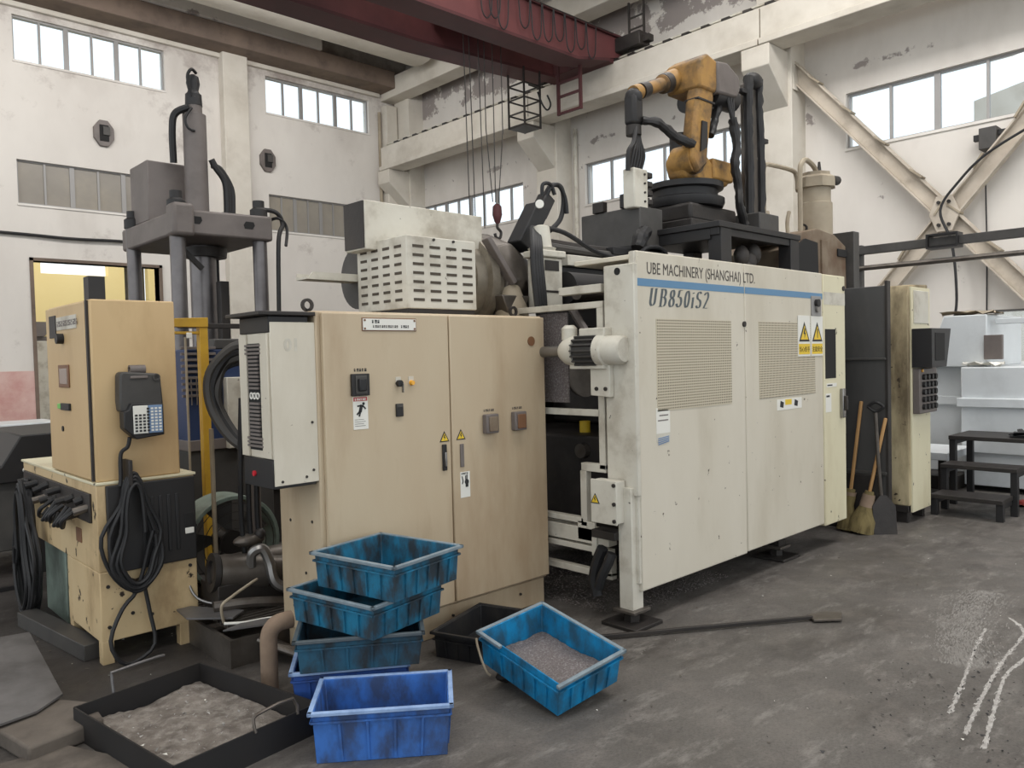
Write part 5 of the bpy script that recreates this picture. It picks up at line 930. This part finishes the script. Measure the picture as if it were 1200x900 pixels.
# ================================================================ crates
def crate(name, label, loc, rz, L_, W_, H_, m, rim, group=None, fill=None, rot=None, ribs=(5,4), broken=False):
    t = thing(name, label, 'crate', loc, group, R(rz))
    if rot: t.rotation_euler = rot
    k = .93; lx,ly = L_/2,W_/2; tk_ = .006
    q = M()
    def ring(sx, sy, z): return [(-sx,-sy,z),(sx,-sy,z),(sx,sy,z),(-sx,sy,z)]
    o0,o1,i1,i0 = ring(lx*k,ly*k,0), ring(lx-.008,ly-.008,H_), ring(lx-.008-tk_,ly-.008-tk_,H_), ring(lx*k-tk_,ly*k-tk_,.008)
    fs = [(3,2,1,0),(12,13,14,15)]
    for a in range(3): fs += [(a*4+j, a*4+(j+1)%4, (a+1)*4+(j+1)%4, (a+1)*4+j) for j in range(4)]
    q.add(o0+o1+i1+i0, fs); body = q.build('shell', m, t, .004, local=True)
    # rim: a rolled lip round the top, and a second moulding below it
    rr = M(); e = .012
    for z0,z1,ee in ((H_-.012,H_+.004,e),):
        sides = [((-lx-0,-ly),(lx,-ly)),((lx,-ly),(lx,ly)),((lx,ly),(-lx,ly)),((-lx,ly),(-lx,-ly))]
        for n_,(a,b_) in enumerate(sides):
            a = Vector(a+((z0+z1)/2,)); b_ = Vector(b_+((z0+z1)/2,))
            if broken and n_ == 3: rr.bar(a,a.lerp(b_,.3),.02,z1-z0); continue
            rr.bar(a-(b_-a).normalized()*.01, b_+(b_-a).normalized()*.01, .02, z1-z0)
    rr.build('rim', rim, t, .003, local=True)
    def lw(z): f_ = k+(1-k)*z/H_; return lx*f_, ly*f_
    zm = H_-.04; ax,ay = lw(zm); q = M()
    for s_ in (-1,1): q.box(-ax,ax,s_*ay-.006 if s_ < 0 else ay-.002,s_*ay+.002 if s_ < 0 else ay+.006,zm-.004,zm+.004); q.box(s_*ax-.006 if s_ < 0 else ax-.002,s_*ax+.002 if s_ < 0 else ax+.006,-ay,ay,zm-.004,zm+.004)
    q.build('moulding', m, t, local=True)
    for side in range(4):
        n_ = ribs[0] if side % 2 == 0 else ribs[1]
        for c_ in range(n_):
            f_ = (c_+1)/(n_+1)*2-1; b0 = lw(.01); b1 = lw(H_-.045)
            if side % 2 == 0:
                s_ = -1 if side == 0 else 1; p = (f_*b0[0], s_*b0[1], .01); p2 = (f_*b1[0], s_*b1[1], H_-.045)
                M().bar(p,p2,.009,.013,(0,1,0)).build('rib', m, t, smooth=False, local=True)
            else:
                s_ = 1 if side == 1 else -1; p = (s_*b0[0], f_*b0[1], .01); p2 = (s_*b1[0], f_*b1[1], H_-.045)
                M().bar(p,p2,.009,.013,(1,0,0)).build('rib', m, t, smooth=False, local=True)
    return t
SG = None
crate('plastic_crate', 'royal blue plastic crate at the bottom of the leaning stack', (1.95,3.2,0), -34, .52,.36,.215, m_cr_deep, m_rimb, ribs=(6,4))
crate('plastic_crate', 'sooty dark teal crate second from the floor in the stack', (1.965,3.14,.22), -34, .565,.36,.15, m_cr_teal2, m_rimd, ribs=(4,3))
crate('plastic_crate', 'grimy teal crate below the top one in the leaning stack', (2.045,3.195,.372), 11, .48,.56,.155, m_cr_teal, m_rim, ribs=(5,5))
crate('plastic_crate', 'grimy teal crate on top of the leaning stack, turned cornerwise', (2.12,3.13,.532), 11, .46,.54,.165, m_cr_teal, m_rim, ribs=(5,5))
crate('plastic_crate', 'scuffed royal blue crate standing alone in front of the stack', (1.825,2.75,0), -38, .56,.345,.21, m_cr_blue, m_rimb, ribs=(4,3))
crate('plastic_crate', 'low black plastic crate on the floor against the cabinet plinth', (2.82,3.27,0), 19, .52,.3,.14, m_cr_black, m_cr_black, ribs=(4,3))
tc_ = crate('plastic_crate', 'bright cyan-blue crate tilted over, half full of metal shavings', (2.662,2.591,.085), 0, .42,.56,.17, m_cr_bright, m_rim, rot=(.184,-.114,-.06), ribs=(4,6), broken=True)
Mx = Matrix.Translation((2.662,2.591,.085)) @ Euler((.184,-.114,-.06)).to_matrix().to_4x4()
q = M(); N = 18; vs = []
for i in range(N+1):
    for j in range(N+1):
        u,v = i/N*2-1, j/N*2-1; vs.append((u*.187, v*.253, .05-.02*u*.5-.02*v+.006*math.sin(5*u)*math.cos(4*v)+random.uniform(0,.006)))
K = (N+1)**2
vs = vs+[(a*.97,b_*.97,.012) for a,b_,c in vs]
fs = [(i*(N+1)+j,(i+1)*(N+1)+j,(i+1)*(N+1)+j+1,i*(N+1)+j+1) for i in range(N) for j in range(N)]+[(K,K+N,K+N*(N+1)+N,K+N*(N+1))]
q.add([Mx @ Vector(v) for v in vs], fs); o = tag(q.build('metal_shavings', m_shav), 'grey metal shavings filling the tilted cyan-blue crate', 'shavings'); o['kind'] = 'stuff'
tag(M().sphere((2.62,2.8,.04),.05,10,(2.2,1,.75)).build('scrap_lump', m_dark), 'dark scrap lump propping up the tilted cyan-blue crate', 'scrap')
tag(T('pull_wire', m_pipe, None, [(2.6,3.05,.15),(2.58,3.02,.13),(2.56,2.97,.08),(2.55,2.92,.03),(2.56,2.9,.012)], .006), 'stiff pale wire bent over the edge of the black crate', 'wire')
rk = thing('rake_rod', 'long dark steel skimming rod with small flat head on the floor', 'rod', (3.9,2.4,.02))
M().bar((3.33,2.83,.02),(4.42,2.12,.02),.022,.022).build('rod_shaft', m_dark, rk, .003); M().prism([(4.38,2.09),(4.5,1.98),(4.62,2.03),(4.55,2.13),(4.44,2.16)],'z',.008,.022).build('rod_head', m_dsteel, rk, .003)

# ================================================================ loose dirt on the floor
q = M()
for k in range(5200):
    x_ = random.uniform(3.68,4.9); y_ = random.uniform(2.95,4.6)
    if random.random() < (y_-2.95)*.25: continue
    s_ = random.uniform(.004,.014); a = random.random()*3.14; b_ = random.uniform(-.5,.5); d = Vector((math.cos(a),math.sin(a),b_))*s_; e_ = Vector((-math.sin(a),math.cos(a),.3))*s_*.35; c = Vector((x_,y_,random.uniform(.004,.02)))
    q.add([c-d,c+e_,c+d,c-e_+Vector((0,0,.004))],[(0,1,2),(0,2,3),(0,1,3),(1,2,3)])
o = tag(q.build('metal_chips', m_shav, smooth=False), 'scattered metal chips on the floor under the end guard', 'chips'); o['kind'] = 'stuff'
q = M()
for k in range(420):
    if k < 260: x_,y_ = random.uniform(.6,6.5), random.uniform(-.5,3.4)
    else: x_,y_ = random.uniform(.6,2.2), random.uniform(2.8,5.6)
    s_ = random.choice((.004,.005,.006,.008,.012)); c = Vector((x_,y_,s_*.4)); q.add([c+Vector((random.uniform(-1,1),random.uniform(-1,1),random.uniform(-.3,.5)))*s_ for _ in range(4)],[(0,1,2),(0,2,3),(0,1,3),(1,2,3)])
o = tag(q.build('floor_litter', m_slab, smooth=False), 'small dark crumbs of dirt and slag strewn over the floor', 'litter'); o['kind'] = 'stuff'
q = M()
for k in range(70):
    if k < 38: x_,y_ = random.uniform(.7,1.7), random.uniform(2.95,5.6)
    else: x_,y_ = random.uniform(2.5,7.5), random.uniform(.2,2.7)
    z_ = .045 if (1.0 < x_ < 1.5 and 3.1 < y_ < 3.75) else .004
    s_ = random.uniform(.004,.011); c = Vector((x_,y_,z_)); q.add([c+Vector((random.uniform(-1,1),random.uniform(-1,1),random.uniform(-.1,.5)))*s_ for _ in range(4)],[(0,1,2),(0,2,3),(0,1,3),(1,2,3)])
o = tag(q.build('aluminium_splashes', m_lab, smooth=False), 'tiny bright aluminium splashes scattered on the floor', 'splashes'); o['kind'] = 'stuff'
# pale tyre scuffs: thin smears of dust lying on the floor at right, plus painted glare
def smear(label, pts, w_, dens=900, m=m_scuff):
    q = M(); P = [Vector(p+(0,)) for p in pts]; Q = []
    for i in range(len(P)-1):
        p0 = P[i-1] if i else P[0]; p3 = P[i+2] if i+2 < len(P) else P[-1]; p1, p2 = P[i], P[i+1]
        for k in range(12):
            t = k/12; Q.append(.5*((2*p1)+(p2-p0)*t+(2*p0-5*p1+4*p2-p3)*t*t+(3*p1-p0-3*p2+p3)*t**3))
    Q.append(P[-1])
    for k in range(dens):
        f_ = random.random()*(len(Q)-1.001); a = int(f_); p = Q[a].lerp(Q[a+1], f_-a); d = (Q[a+1]-Q[a]).normalized(); sd = Vector((-d.y,d.x,0))
        w2 = w_*(.45+.55*abs(math.sin(f_*.7)*math.cos(f_*.31+1))); p = p+sd*random.gauss(0,w2*.5); l_ = random.uniform(.006,.03); h = random.uniform(.0012,.004); u = Vector((0,0,.0012))
        e_ = sd*h; d2 = (d+sd*random.uniform(-.25,.25))*l_
        q.add([p-d2,p-e_,p+d2,p+e_,p+u],[(3,2,1,0),(0,1,4),(1,2,4),(2,3,4),(3,0,4)])
    o = tag(q.build('dust_glare_smear', m, smooth=False), label, 'dust'); o['kind'] = 'stuff'; return o
smear('bold pale scuff arc on the floor nearest the right edge', [(5.22,1.3),(5.0,1.18),(4.48,1.15),(4.15,1.12),(3.81,1.08),(3.53,1.04)], .012)
smear('second pale scuff arc on the floor, lower than the bold one', [(4.75,1.08),(4.58,1.08),(4.31,1.09),(4.02,1.05),(3.72,1.0),(3.45,.95)], .011)
smear('faint pale scuff line on the floor, farthest left of the scuffs', [(4.93,1.35),(4.5,1.29),(4.06,1.21),(3.69,1.15)], .012, 420)
smear('hazy patch of pale dust and painted glare on the floor beyond the scuff arcs', [(5.7,1.55),(5.2,1.5),(4.7,1.4),(4.3,1.25)], .22, 2600, m_haze)  # pale flecks paint the wet floor glare along with dust
q = M()
for k in range(260):
    x_,y_ = random.gauss(3.75,.45), random.gauss(1.15,.22); s_ = random.choice((.004,.005,.007,.011)); c = Vector((x_,y_,s_*.35)); q.add([c+Vector((random.uniform(-1,1),random.uniform(-1,1),random.uniform(-.3,.45)))*s_ for _ in range(4)],[(0,1,2),(0,2,3),(0,1,3),(1,2,3)])
o = tag(q.build('slag_crumbs', m_blk, smooth=False), 'black slag crumbs clustered on the floor around the scuff arcs', 'crumbs'); o['kind'] = 'stuff'
for o in list(COL.objects):
    if o.name.startswith('plastic_crate'): o['group'] = 'plastic crates on the floor'
    if o.name.startswith('corn_broom'): o['group'] = 'straw brooms by the sooty screen'
